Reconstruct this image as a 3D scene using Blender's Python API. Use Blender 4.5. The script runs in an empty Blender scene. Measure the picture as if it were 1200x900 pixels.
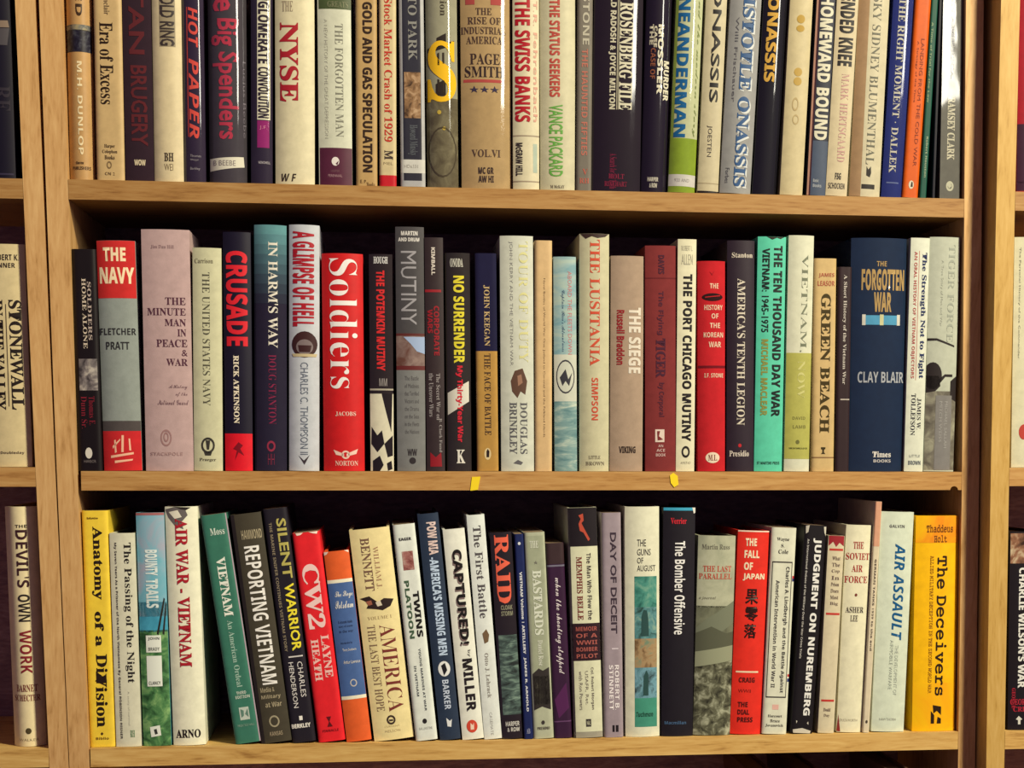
import bpy, bmesh, math, random
from mathutils import Vector, Matrix
random.seed(7)
S = bpy.context.scene
COL = S.collection

# ------------------------------------------------------------------ camera, world, lights, exposure
F_PX, PPX, PPY = 2027.1, 719.9, 719.6               # focal length and principal point in pixels of a 1200 x 900 frame
CAM = Vector((.2992, -1.7396, .5946))
PITCH, YAW, ROLL = -.0952, -.1300, -.0025
RX = Matrix.Rotation(PITCH, 3, 'X'); RZ = Matrix.Rotation(YAW, 3, 'Z'); RY = Matrix.Rotation(ROLL, 3, 'Y')
RC = RZ @ RX @ RY                                   # columns: right, forward, up
cd = bpy.data.cameras.new('camera'); cam = bpy.data.objects.new('camera', cd); COL.objects.link(cam)
cd.sensor_fit = 'HORIZONTAL'; cd.sensor_width = 36.0; cd.lens = 36.0 * F_PX / 1200.0
cd.shift_x = (600 - PPX) / 1200.0; cd.shift_y = (PPY - 450) / 1200.0
cd.clip_start = .02
r_, f_, u_ = RC.col[0], RC.col[1], RC.col[2]
cam.matrix_world = Matrix.Translation(CAM) @ Matrix((r_, u_, -f_)).transposed().to_4x4()
S.camera = cam

S.view_settings.view_transform = 'Standard'; S.view_settings.look = 'None'
S.view_settings.exposure = 0.0; S.view_settings.gamma = 1.0
S.view_settings.use_curve_mapping = False

w = bpy.data.worlds.new('World'); S.world = w; w.use_nodes = True
bg = w.node_tree.nodes['Background']
bg.inputs[0].default_value = (.52, .34, .60, 1); bg.inputs[1].default_value = .25

def area(name, loc, target, sx, sy, power, color):
    l = bpy.data.lights.new(name, 'AREA'); l.shape = 'RECTANGLE'; l.size = sx; l.size_y = sy
    l.energy = power; l.color = color
    o = bpy.data.objects.new(name, l); COL.objects.link(o); o.location = loc
    d = (Vector(target) - Vector(loc)).normalized()
    o.rotation_euler = d.to_track_quat('-Z', 'Y').to_euler()
    return o
LAMP = Vector((1.93, -1.80, 2.50))
area('ceiling_lamp_light', LAMP, (.6, 0, .55), .34, .30, 125, (1, .905, .60))
area('window_light', (1.90, -1.80, 1.70), (.7, 0, .7), .34, .66, 16, (1, .95, .80))

TINT = (1.0, .93, .70)      # colour of the room light, taken out of colours read off the photograph

# ------------------------------------------------------------------ small maths
def ray(x, y):
    return RC @ Vector(((x - PPX) / F_PX, 1, -(y - PPY) / F_PX))
def on_plane(x, y, Y):
    d = ray(x, y); return CAM + d * ((Y - CAM.y) / d.y)
def lin(c):
    c /= 255.0
    return c / 12.92 if c <= .04045 else ((c + .055) / 1.055) ** 2.4
SCALE = [1.0]               # colours were read off lit surfaces: divide by the lamp light that reaches the thing as a whole
def lamp_at(x, y, z):
    d = LAMP - Vector((x, y, z)); return .16 + .84 * (-d.y / d.length ** 3) / .0650
def set_scale(x, y, z): SCALE[0] = round(1 / lamp_at(x, y, z) / .06) * .06
def albedo(c):
    return tuple(min(.86, max(.003, (lin(v) / t - o) * SCALE[0])) for v, t, o in zip(c, TINT, (.004, .004, .0105))) + (1,)   # less the sheen

# ------------------------------------------------------------------ materials
MATS = {}
def nt_new(name):
    m = bpy.data.materials.new(name); m.use_nodes = True
    nt = m.node_tree; return m, nt, nt.nodes['Principled BSDF']
def node(nt, t, **kw):
    n = nt.nodes.new(t)
    for k, v in kw.items(): setattr(n, k, v)
    return n
def ramp(nt, fac, stops, interp='LINEAR'):
    n = node(nt, 'ShaderNodeValToRGB'); e = n.color_ramp.elements; n.color_ramp.interpolation = interp
    e[0].position, e[0].color = stops[0]; e[1].position, e[1].color = stops[-1]
    for p, c in stops[1:-1]:
        x = e.new(p); x.color = c
    nt.links.new(fac, n.inputs[0]); return n.outputs[0]
def noise(nt, scale, detail=3, rough=.5, vec=None, stretch=None, dist=0):
    n = node(nt, 'ShaderNodeTexNoise'); n.inputs['Scale'].default_value = scale
    n.inputs['Detail'].default_value = detail; n.inputs['Roughness'].default_value = rough
    n.inputs['Distortion'].default_value = dist
    tc = node(nt, 'ShaderNodeTexCoord'); out = tc.outputs['Object']
    if stretch:
        mp = node(nt, 'ShaderNodeMapping'); mp.inputs['Scale'].default_value = stretch
        nt.links.new(out, mp.inputs[0]); out = mp.outputs[0]
    nt.links.new(out, n.inputs['Vector'])
    return n
def finish(nt, p, gloss, bump_src=None, strength=.1):
    if gloss == 'gloss':
        p.inputs['Roughness'].default_value = .6; p.inputs['Specular IOR Level'].default_value = .1; p.inputs['Coat Weight'].default_value = 1.0
        p.inputs['Coat Roughness'].default_value = .06; p.inputs['Coat IOR'].default_value = 1.6
        n = noise(nt, 30, 2, .5, stretch=(1, 1, .4)); b = node(nt, 'ShaderNodeBump')
        b.inputs['Strength'].default_value = .3; b.inputs['Distance'].default_value = .0026
        nt.links.new(n.outputs[0], b.inputs['Height']); nt.links.new(b.outputs[0], p.inputs['Coat Normal'])
    elif gloss == 'cloth':
        p.inputs['Roughness'].default_value = .85; p.inputs['Specular IOR Level'].default_value = .2
    else:
        p.inputs['Roughness'].default_value = .46; p.inputs['Specular IOR Level'].default_value = .28
def paper(c, gloss='jacket', wear=.10):
    """printed cover paper or cloth with faint mottling"""
    k = ('paper', c, gloss, wear, SCALE[0])
    if k in MATS: return MATS[k]
    m, nt, p = nt_new('%s_%02x%02x%02x' % ((gloss,) + c)); a = albedo(c)
    n = noise(nt, 90, 5, .65)
    lo = tuple(v * (1 - wear) for v in a[:3]) + (1,); hi = tuple(min(.92, v * (1 + wear)) for v in a[:3]) + (1,)
    nt.links.new(ramp(nt, n.outputs[0], [(.3, lo), (.7, hi)]), p.inputs['Base Color'])
    finish(nt, p, gloss)
    if gloss == 'cloth':
        b = node(nt, 'ShaderNodeBump'); b.inputs['Strength'].default_value = .15; b.inputs['Distance'].default_value = .0004
        n2 = noise(nt, 900, 2); nt.links.new(n2.outputs[0], b.inputs['Height']); nt.links.new(b.outputs[0], p.inputs['Normal'])
    MATS[k] = m; return m
def ink(c, gloss='jacket'):
    k = ('ink', c, gloss, SCALE[0])
    if k in MATS: return MATS[k]
    m, nt, p = nt_new('ink_%02x%02x%02x' % c); p.inputs['Base Color'].default_value = albedo(c)
    finish(nt, p, gloss); MATS[k] = m; return m
def picture(*a, **k): return lambda: picture_mat(*a, **k)      # made once the book's place is known
def picture_mat(cs, scale, gloss='jacket', stretch=(1, 1, 1)):
    """a printed photograph: patches of the picture's colours"""
    k = ('pic', cs, scale, gloss, stretch, SCALE[0])
    if k in MATS: return MATS[k]
    m, nt, p = nt_new('printed_picture'); n = noise(nt, scale, 5, .6, stretch=stretch, dist=.6)
    nt.links.new(ramp(nt, n.outputs[0], [(.33 + .34 * i / (len(cs) - 1), albedo(c)) for i, c in enumerate(cs)]), p.inputs['Base Color'])
    finish(nt, p, gloss); MATS[k] = m; return m
def pages(c):
    k = ('pages', c)
    if k in MATS: return MATS[k]
    m, nt, p = nt_new('page_edges'); a = albedo(c)
    n = noise(nt, 60, 3, .6, stretch=(60, 1, 1))
    nt.links.new(ramp(nt, n.outputs[0], [(.3, tuple(v * .7 for v in a[:3]) + (1,)), (.7, a)]), p.inputs['Base Color'])
    p.inputs['Roughness'].default_value = .9; MATS[k] = m; return m
def wood(name, dark, mid, light, grain):
    """planed pine: long grain streaks, a wavy figure and fine pores"""
    m, nt, p = nt_new(name)
    n1 = noise(nt, 8, 6, .62, stretch=grain, dist=2.6)
    n2 = noise(nt, 55, 4, .6, stretch=grain)
    mx = node(nt, 'ShaderNodeMix', data_type='FLOAT'); mx.inputs[0].default_value = .4
    nt.links.new(n1.outputs[0], mx.inputs[2]); nt.links.new(n2.outputs[0], mx.inputs[3])
    col = ramp(nt, mx.outputs[0], [(.30, albedo(dark)), (.46, albedo(mid)), (.70, albedo(light))])
    nt.links.new(col, p.inputs['Base Color']); p.inputs['Roughness'].default_value = .45
    p.inputs['Specular IOR Level'].default_value = .35
    b = node(nt, 'ShaderNodeBump'); b.inputs['Strength'].default_value = .12; b.inputs['Distance'].default_value = .0006
    nt.links.new(n2.outputs[0], b.inputs['Height']); nt.links.new(b.outputs[0], p.inputs['Normal'])
    return m
W_LEFT = wood('pine_upright', (160, 114, 60), (200, 152, 90), (220, 176, 110), (7, 7, .9))
W_RIGHT = wood('pine_upright_yellow', (158, 116, 50), (188, 146, 72), (204, 164, 90), (7, 7, .9))
SHELF_WOOD = [wood('pine_shelf', *[tuple(int(v * q * h) for v, h in zip(c, hue)) for c in ((128, 78, 36), (186, 134, 72), (208, 160, 94))], (.7, 5, 7)) for q, hue in ((.87, (1, 1, 1)), (.96, (1, 1.01, 1)), (1.08, (1, 1.07, 1.05)))]
W_BK = wood('dark_back_board', (104, 76, 80), (128, 96, 94), (168, 134, 122), (1.5, 1, 6))

# ------------------------------------------------------------------ mesh helpers
def link(name, me, mats, parent=None):
    o = bpy.data.objects.new(name, me); COL.objects.link(o)
    for m in (mats if isinstance(mats, (list, tuple)) else [mats]): me.materials.append(m)
    if parent: o.parent = parent
    return o
def sharpen(bm, ang=.6):
    bmesh.ops.recalc_face_normals(bm, faces=bm.faces)
    for f in bm.faces: f.smooth = True
    for e in bm.edges:
        if len(e.link_faces) == 2: e.smooth = e.calc_face_angle(0) < ang
        else: e.smooth = False
def bm_obj(name, bm, mats, parent=None, bevel=0):
    if bevel: bmesh.ops.bevel(bm, geom=[e for e in bm.edges if len(e.link_faces) == 2 and e.calc_face_angle(0) > .6],
                              offset=bevel, segments=2, affect='EDGES', profile=.5)
    sharpen(bm); me = bpy.data.meshes.new(name); bm.to_mesh(me); bm.free()
    return link(name, me, mats, parent)
def box_bm(x0, x1, y0, y1, z0, z1, bm=None):
    bm = bm or bmesh.new()
    v = [bm.verts.new((x, y, z)) for x in (x0, x1) for y in (y0, y1) for z in (z0, z1)]
    for a in ((0, 1, 3, 2), (4, 6, 7, 5), (0, 4, 5, 1), (2, 3, 7, 6), (0, 2, 6, 4), (1, 5, 7, 3)):
        bm.faces.new([v[i] for i in a])
    return bm
def extrude_xz(pts, y0, y1):
    """a solid from an outline in the x-z plane"""
    bm = bmesh.new(); a = [bm.verts.new((x, y0, z)) for x, z in pts]; b = [bm.verts.new((x, y1, z)) for x, z in pts]
    bm.faces.new(a); bm.faces.new(b[::-1]); n = len(pts)
    for i in range(n): bm.faces.new((a[i], b[i], b[(i + 1) % n], a[(i + 1) % n]))
    return bm

# ------------------------------------------------------------------ the room: floor and back wall
Z_FLOOR = -.60
def struct(name, bm, m):
    o = bm_obj(name, bm, m); o['kind'] = 'structure'; return o
mf, nf, pf = nt_new('floor_boards'); pf.inputs['Base Color'].default_value = (.10, .07, .05, 1); pf.inputs['Roughness'].default_value = .5
n = noise(nf, 6, 4, .6, stretch=(.6, 6, 1)); nf.links.new(ramp(nf, n.outputs[0], [(.3, (.06, .04, .03, 1)), (.7, (.16, .11, .07, 1))]), pf.inputs['Base Color'])
mw, nw, pw = nt_new('wall_paint'); pw.inputs['Roughness'].default_value = .8
n = noise(nw, 40, 4, .6); nw.links.new(ramp(nw, n.outputs[0], [(.3, (.24, .19, .16, 1)), (.7, (.30, .24, .2, 1))]), pw.inputs['Base Color'])
struct('floor', box_bm(-1.6, 2.6, -2.6, .36, Z_FLOOR - .05, Z_FLOOR), mf)
struct('wall_back', box_bm(-1.6, 2.6, .30, .36, Z_FLOOR, 2.3), mw)

# ------------------------------------------------------------------ bookcases (the uprights lean a little, as in the photograph)
T_SH = .0188
def interp(pts, z):
    pts = sorted(pts)
    for (z0, x0), (z1, x1) in zip(pts, pts[1:]):
        if z <= z1: break
    return x0 + (x1 - x0) * (z - z0) / (z1 - z0)
MAIN_L_OUT = [(1.5, -.0290), (1.016, -.0235), (.59, -.0195), (.28, -.0150), (-.6, -.002)]
MAIN_L_IN = [(1.5, -.0062), (1.016, -.0028), (.79, -.0011), (.57, -.0002), (.28, .0042), (-.6, .0165)]
MAIN_R_IN = [(1.5, .8790), (1.047, .8838), (.835, .8868), (.57, .8903), (.306, .8925), (-.6, .9000)]
MAIN_R_OUT = [(z, x + .0185) for z, x in MAIN_R_IN]
LEFT_R_OUT = [(1.5, -.0322), (1.016, -.0271), (.59, -.0211), (.28, -.0158), (-.6, -.0030)]
LEFT_R_IN = [(z, x - .0183) for z, x in LEFT_R_OUT]
LEFT_L_IN = [(z, x - .60) for z, x in LEFT_R_IN]
LEFT_L_OUT = [(z, x - .0182) for z, x in LEFT_L_IN]
RIGHT_L_OUT = [(1.5, .9085), (1.04, .9100), (.832, .9098), (.57, .9106), (.31, .9126), (-.6, .9200)]
RIGHT_L_IN = [(z, x + .0195) for z, x in RIGHT_L_OUT]
RIGHT_R_IN = [(z, x + .60) for z, x in RIGHT_L_IN]
RIGHT_R_OUT = [(z, x + .0195) for z, x in RIGHT_R_IN]
DEPTH = .225
def panel(name, a, b, y0, root, m=None):
    zs = sorted({z for z, _ in a} | {z for z, _ in b})
    pts = [(interp(a, z), z) for z in zs] + [(interp(b, z), z) for z in reversed(zs)]
    o = bm_obj(name, extrude_xz(pts, y0, y0 + DEPTH), W_RIGHT if y0 < 0 else W_LEFT, root, .0012); return o
def shelf(root, a, b, z, y0, gap=(.0003, .0003), notch=None):
    xl, xr = interp(a, z - .01) + gap[0], interp(b, z - .01) - gap[1]
    pts = [(xl, z), (xr, z), (xr, z - T_SH)]
    if notch:
        pts += [(notch[0] + notch[1] * math.cos(t), z - T_SH + notch[1] * math.sin(t) * .95) for t in [math.pi * i / 8 for i in range(9)]]
    pts += [(xl, z - T_SH)]
    return bm_obj('shelf', extrude_xz(pts, y0, y0 + DEPTH - .008), SHELF_WOOD[0 if z > .7 else 1 if z > .45 else 2], root, .0009)
def bookcase(label, lo, li, ri, ro, zs, y0, gaps={}, notches={}):
    root = bpy.data.objects.new('bookcase', None); COL.objects.link(root)
    root['label'] = label; root['category'] = 'bookcase'; root['group'] = 'pine bookcases'
    panel('side_panel', lo, li, y0, root); panel('side_panel', ri, ro, y0, root)
    for z in zs: shelf(root, li, ri, z, y0, gaps.get(z, (.0003, .0003)), notches.get(z))
    bm = extrude_xz([(interp(li, z) + .0002, z) for z in (-.6, .28, .57, 1.016, 1.5)] + [(interp(ri, z) - .0002, z) for z in (1.5, 1.047, .57, .306, -.6)], y0 + DEPTH - .007, y0 + DEPTH)
    bm_obj('back_panel', bm, W_BK, root)
    return root
ZM = {1: .850, 2: .5718, 3: .2991, 4: .024}
ZL = {1: .8496, 2: .5755, 3: .2998, 4: .024}
ZR = {1: .8539, 2: .5765, 3: .3035, 4: .028}
rest = [-.26, -.555]
center_case = bookcase('middle pine bookcase holding three full rows of books', MAIN_L_OUT, MAIN_L_IN, MAIN_R_IN, MAIN_R_OUT,
    [1.13] + list(ZM.values()) + rest, 0, {ZM[2]: (.0035, .0004), ZM[3]: (.0012, .0004)}, {ZM[2]: (.8822, .0042)})
left_case = bookcase('pine bookcase at the left edge, only its right side and shelf ends in view', LEFT_L_OUT, LEFT_L_IN, LEFT_R_IN, LEFT_R_OUT,
    [1.13] + list(ZL.values()) + rest, 0)
right_case = bookcase('pine bookcase at the right edge, standing slightly forward of the middle one', RIGHT_L_OUT, RIGHT_L_IN, RIGHT_R_IN, RIGHT_R_OUT,
    [1.136] + list(ZR.values()) + rest, -.030)
# scraps of yellow tape on the edge of the middle shelf
def scrap(pts):
    bm = extrude_xz([(on_plane(x, y, -.0003).x, on_plane(x, y, -.0003).z) for x, y in pts], -.0008, -.0001)
    o = bm_obj('tape_scrap', bm, ink((240, 205, 40)), center_case); o['label'] = 'scrap of yellow tape stuck on the shelf edge'
scrap([(553, 559), (563, 558.5), (560, 574), (551, 575)])
scrap([(785, 557), (789, 554), (794, 558), (795, 568), (790, 571), (786, 566)])

# ------------------------------------------------------------------ lettering
TEXTS = []            # (placeholder object) batch-converted once all books are described
def _map(s, up, lo):
    return ''.join(chr(up + ord(c) - 65) if 'A' <= c <= 'Z' else chr(lo + ord(c) - 97) if 'a' <= c <= 'z' else
                   (chr(0x1D7CE + ord(c) - 48) if '0' <= c <= '9' and up == 0x1D400 else c) for c in s)
FONTS = {  # character block, outline offset
    's': (None, 0), 'x': (None, .022), 't': (None, -.012), 'f': (0x1D400, 0), 'F': (0x1D400, .012), 'l': (0x1D400, -.011), 'm': (0x1D670, .006),
    'M': (0x1D670, .016), 'U': (0x1D400, .045), 'c': (0x1D4D0, 0), 'b': (0x1D5D4, 0), 'B': (0x1D5D4, .02), 'i': (0x1D63C, 0)}
def text_obj(s, font):
    blk, off = FONTS[font]
    c = bpy.data.curves.new('txt', 'FONT'); c.body = _map(s, blk, blk + 26) if blk else s
    c.offset = off; c.resolution_u = 2
    o = bpy.data.objects.new('txt', c); COL.objects.link(o); TEXTS.append(o); return o

# ------------------------------------------------------------------ books
BOOKS = []
def B(row, xlb, xrb, xlt, xrt, yt, color, bulge, kind, gloss, label, *decor, depth=None, recess=None, cock=0):
    BOOKS.append(dict(row=row, xlb=xlb, xrb=xrb, xlt=xlt, xrt=xrt, yt=yt, color=color, bulge=bulge, kind=kind, gloss=gloss,
                      label=label, decor=decor, depth=depth, recess=recess, cock=cock))
ROWS = {'1': (ZM[1], 0, 'books on the top shelf of the middle bookcase', MAIN_L_IN, MAIN_R_IN),
        '2': (ZM[2], 0, 'books on the middle shelf of the middle bookcase', MAIN_L_IN, MAIN_R_IN),
        '3': (ZM[3], 0, 'books on the bottom shelf in view of the middle bookcase', MAIN_L_IN, MAIN_R_IN),
        '4': (ZM[4], 0, 'books one shelf further down', MAIN_L_IN, MAIN_R_IN),
        'L1': (ZL[1], 0, 'books in the left bookcase', LEFT_L_IN, LEFT_R_IN), 'L2': (ZL[2], 0, 'books in the left bookcase', LEFT_L_IN, LEFT_R_IN),
        'L3': (ZL[3], 0, 'books in the left bookcase', LEFT_L_IN, LEFT_R_IN),
        'R1': (ZR[1], -.030, 'books in the right bookcase', RIGHT_L_IN, RIGHT_R_IN), 'R2': (ZR[2], -.030, 'books in the right bookcase', RIGHT_L_IN, RIGHT_R_IN),
        'R3': (ZR[3], -.030, 'books in the right bookcase', RIGHT_L_IN, RIGHT_R_IN)}
PART = {'T': 'title_lettering', 'A': 'author_lettering', 'M': 'publisher_mark', 'B': 'colour_band', 'P': 'cover_picture',
        'L': 'spine_label', 'N': 'small_lettering', 'R': 'ornament', 'W': 'torn_edge'}
H, P = 'hardcover_book', 'paperback_book'
CRE = (222, 210, 165); WHT = (228, 222, 195); BLK = (28, 22, 28); RED = (190, 32, 40)
# ---- top shelf, left to right
B('1', 79, 110, 74.5, 105, -58, (180, 138, 82), .34, H, 'jacket', 'tan book with a dark skyline band and spaced white letters, first in top row',
  ('Av', 'M.H. DUNLOP', 'b', (228, 205, 150), 71, 181, .42, .62), ('Tv', 'D', 'b', (60, 40, 30), 4, 18, .42, .68), ('Tv', 'GILDE', 'b', (60, 40, 30), -42, 0, .42, .68),
  ('Pb', picture(((20, 16, 30), (36, 32, 46), (70, 70, 72)), 160), 34, 60), ('Pb', picture(((60, 60, 62), (110, 105, 90), (150, 135, 95)), 220), 28, 35),
  ('Mh', 'Morrow', 'b', (70, 48, 36), .3, .62, 189, 192.5), ('Mh', 'PUBLISHERS', 'b', (70, 48, 36), .15, .88, 195, 199))
B('1', 113.5, 146, 109, 142, -40, (190, 158, 102), .08, P, 'jacket', 'flat tan paperback with tall narrow dark lettering, beside the skyline-banded book',
  ('Tv', 'Era of Excess', 'f', (40, 26, 24), 26, 122, .20, .68), ('Av', 'Andrew Sinclair', 'l', (80, 60, 45), -34, 17, .38, .58),
  ('Mh', 'Harper', 'f', (70, 50, 36), .3, .68, 169, 174), ('Mh', 'Colophon', 'f', (70, 50, 36), .22, .76, 175.5, 180.5), ('Mh', 'Books', 'f', (70, 50, 36), .3, .66, 182, 187),
  ('Ro', (120, 95, 62), 193.5, .46, 3, 4.5, .6), ('Mh', 'CN 2', 'b', (110, 85, 55), .3, .66, 202, 205.5))
B('1', 146.7, 181, 143, 176, -60, (46, 30, 40), .06, H, 'cloth', 'dark purple book with dim dull-red capitals, between two tan and cream spines',
  ('Tv', 'TITAN', 'x', (88, 34, 40), -50, 63, .22, .76), ('Tv', 'BRUGERY', 'x', (88, 34, 40), 76, 171, .24, .82),
  ('Mh', 'WOW', 'B', (205, 185, 140), .32, .72, 187, 194))
B('1', 181, 214.5, 176.5, 212, -50, (208, 188, 138), .16, H, 'jacket', 'cream book with dark blocky letters on a grey plate, right of the purple book',
  ('Lb', (150, 134, 100), -16, 54, .26, .80), ('Tv2', 'GOLD RING', 'x', (58, 48, 46), -14, 53, .28, .78),
  ('Mh', 'BH', 'F', (66, 54, 44), .36, .68, 179, 189), ('Mh', 'WEI', 't', (120, 100, 70), .36, .66, 192, 200))
B('1', 215, 241.7, 213, 236.8, -35, (44, 34, 50), .20, H, 'gloss', 'narrow glossy dark book with slanting red capitals, left of the wide red-lettered one',
  ('Tv', 'HOT', 'i', (206, 74, 60), 8, 55, .30, .74), ('Tv', 'PAPER', 'i', (206, 74, 60), 68, 162, .30, .74), ('Bb', (190, 66, 54), 8, 160, .22, .26),
  ('Mh', 'Thomas', 't', (170, 160, 150), .3, .8, 181, 184), ('Mh', 'Weyr', 't', (170, 160, 150), .3, .7, 186, 189), ('Mh', 'Berkley', 't', (170, 160, 150), .3, .75, 196, 200))
B('1', 243.8, 291, 243.6, 286.7, -68, (62, 56, 58), .22, H, 'gloss', 'wide glossy grey-black book with big red letters and a white sticker below',
  ('Tv', 'The', 'x', (172, 52, 66), -42, 13, .14, .80), ('Tv', 'Big', 'x', (172, 52, 66), 21, 53, .08, .80), ('Tv', 'Spenders', 'x', (172, 52, 66), 60, 163, .12, .80), ('Lp', (214, 205, 170), [(0.02, 186), (.90, 183), (.92, 195), (.02, 201)]),
  ('Nv', 'Lucius Beebe', 't', (120, 110, 110), 70, 160, .9, .97), ('Mh2', 'B BEEBE', 't', (110, 95, 90), .12, .7, 188, 194))
B('1', 293.5, 319.5, 294, 318.6, -45, (42, 34, 48), .18, H, 'gloss', 'narrow dark book with cramped white capitals and a purple-pink block near the foot',
  ('Lb', (214, 205, 165), -30, 140, .30, .90), ('Tv2', 'CONGLOMERATE', 'B', (44, 36, 44), -26, 74, .34, .86), ('Tv2', 'CONVOLUTION', 'B', (44, 36, 44), 78, 138, .34, .86),
  ('Bb', (138, 36, 92), 141, 173, .30, .86), ('Ah2', 'J.F.', 'b', (190, 110, 130), .4, .76, 147, 152), ('Mh', 'WINCHELL', 'b', (170, 160, 150), .35, .9, 189, 192))
B('1', 322.7, 368.5, 321.7, 368.3, -65, (214, 200, 152), .14, H, 'jacket', 'wide cream book with four big wine-red serif capitals on its spine',
  ('Tv', 'NYSE', 'F', (168, 36, 46), 26, 119, .12, .60), ('Th', 'THE', 'l', (150, 130, 100), .18, .46, 1, 13), ('Mh', 'W F', 'i', (58, 46, 40), .16, .54, 204, 213))
B('1', 374.5, 412.3, 371, 411.6, -60, (203, 200, 164), .10, H, 'jacket', 'whitish book with a green top and a maroon foot, on the top shelf',
  ('Bb', (72, 82, 50), -60, 10, .04, 1), ('Th2', 'GREATS', 'f', (120, 120, 84), .3, .92, 1, 8), ('Tv', 'THE FORGOTTEN MAN', 'l', (126, 122, 100), 27, 160, .52, .76),
  ('Nv', 'A NEW HISTORY OF THE GREAT DEPRESSION', 't', (178, 172, 142), 22, 162, .2, .3), ('Bb', (84, 36, 54), 173, 221, .03, 1),
  ('Md', (226, 214, 190), 189, .5, 4.6, 5.2), ('Mp1', (84, 36, 54), [(.50, 192), (.6, 188), (.56, 193.5)]), ('Mh', 'HARPER', 't', (130, 90, 90), .36, .62, 199, 202), ('Mh', 'PERENNIAL', 't', (190, 150, 140), .28, .7, 204.5, 207.5))
B('1', 418, 441.7, 416, 442, -40, (184, 148, 90), .06, P, 'jacket', 'tan paperback with chunky dark vertical capitals, beside the thin red-footed one',
  ('Tv', 'MONEY GOLD AND GAS SPECULATION', 'B', (50, 32, 28), -52, 202, .32, .78), ('Mh', 'E. P.', 'b', (110, 80, 46), .2, .5, 211, 215), ('Mh', 'Books', 'f', (110, 80, 46), .5, .9, 214, 219))
B('1', 444.8, 464.6, 444, 464.2, -38, (206, 184, 130), .06, P, 'jacket', 'thin cream paperback with red vertical letters and a solid red foot',
  ('Tv', 'The Stock Market Crash of 1929', 'f', (188, 52, 40), -30, 166, .30, .78), ('Bb', (192, 30, 42), 205.5, 223), ('Mv', 'M', 'F', (70, 56, 50), 176, 187, .3, .8), ('Mh', 'MEL', 't', (150, 130, 90), .25, .8, 190, 193))
B('1', 469.5, 499, 467.5, 496, -55, (46, 44, 54), .06, P, 'jacket', 'slate book with a pale border, a small face picture and a white sticker',
  ('Bb', (176, 172, 158), -55, 218, .0, .12), ('Bb', (176, 172, 158), -55, 218, .86, 1), ('Bb1', (176, 172, 158), 212, 219, .0, 1),
  ('Tv', 'WALL STREET TO PARK', 'f', (142, 138, 122), -130, 70, .36, .72), ('Pb', picture(((70, 48, 36), (150, 112, 74), (196, 160, 116)), 120), 84, 138, .18, .84),
  ('Nv', 'Howard Minsky', 'f', (96, 98, 96), 146, 182, .3, .7), ('Lb2', (206, 200, 176), 187, 203), ('Mh2', 'HD6331', 't', (150, 140, 120), .15, .7, 193, 197))
B('1', 500.5, 538, 499, 535, -62, (152, 146, 112), .20, H, 'gloss', 'olive-grey glossy book with a huge yellow dollar sign',
  ('Pb', picture(((84, 74, 52), (104, 94, 66), (128, 118, 84)), 60, 'gloss'), 114, 224), 
  ('Rp1', (44, 36, 30), [(.34, 44), (.64, 38), (.64, 50), (.34, 56)], [(.06, 56), (.9, 46), (.9, 52), (.06, 62)], [(.3, 98), (.62, 92), (.62, 112), (.3, 112)]),
  ('Rh2', 'S', 'F', (240, 184, 30), .04, .96, 47, 119), ('Rp3', (52, 42, 30), [(.36, 62), (.42, 61), (.42, 76), (.36, 76)], [(.52, 61), (.58, 61), (.58, 74), (.52, 74)],
   [(.36, 92), (.42, 93), (.42, 108), (.36, 107)], [(.52, 93), (.58, 94), (.58, 108), (.52, 108)]), ('Tv', 'evolution', 'f', (70, 62, 46), -34, 18, .46, .66),
  ('Rd2', (190, 160, 60), 131, .40, 2.5, 2.5), ('Rd2', (190, 160, 60), 150, .55, 2.2, 2.2), ('Ro2', (72, 62, 44), 178, .5, 17, 30, .93))
B('1', 542, 599.2, 539, 599, -66, (176, 144, 92), .12, H, 'gloss', 'widest tan glossy book on the top shelf, with three stars and short centred lines',
  ('Tp', (170, 72, 62), [(.1, -4), (.28, -4), (.28, 5), (.1, 5)], [(.6, -4), (.86, -4), (.86, 5), (.6, 5)]),
  ('Th', 'THE', 'f', (78, 56, 44), .30, .62, 9, 17), ('Th', 'RISE OF', 'f', (78, 56, 44), .14, .80, 19.5, 28), ('Th', 'INDUSTRIAL', 'f', (78, 56, 44), .01, .90, 31, 39.5), ('Th', 'AMERICA', 'f', (78, 56, 44), .11, .83, 42, 51),
  ('Ah', 'PAGE', 'f', (64, 46, 38), .18, .78, 62, 75), ('Ah', 'SMITH', 'f', (52, 38, 36), .08, .86, 77, 90), ('Bb', (176, 72, 62), 92.5, 96, .05, .86),
  ('Rh', '★★★', 's', (56, 48, 66), .17, .76, 100, 108), ('Nh', 'VOL.VI', 'f', (84, 62, 48), .20, .78, 175, 184),
  ('Mh', 'MC GR', 'B', (62, 46, 40), .33, .64, 196, 204), ('Mh', 'AW HI', 'B', (62, 46, 40), .33, .64, 206, 214))
B('1', 602, 631.8, 600.5, 632.3, -60, (216, 202, 156), .14, H, 'jacket', 'cream book with tall condensed red capitals, right of the widest tan one',
  ('Tv', 'THE SWISS BANKS', 'B', (176, 30, 42), -1, 142.5, .08, .66), ('Nv', 'T.R. Fehrenbach', 'b', (206, 150, 120), 0, 142, .78, .94), ('Bb', (160, 140, 110), 158, 159.5), ('Bb', (160, 140, 110), 212, 213.5),
  ('Mv', 'McGRAW HILL', 'B', (60, 50, 48), 167, 206, .10, .36), ('Mb', (170, 180, 150), 168, 202, .76, .92))
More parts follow.
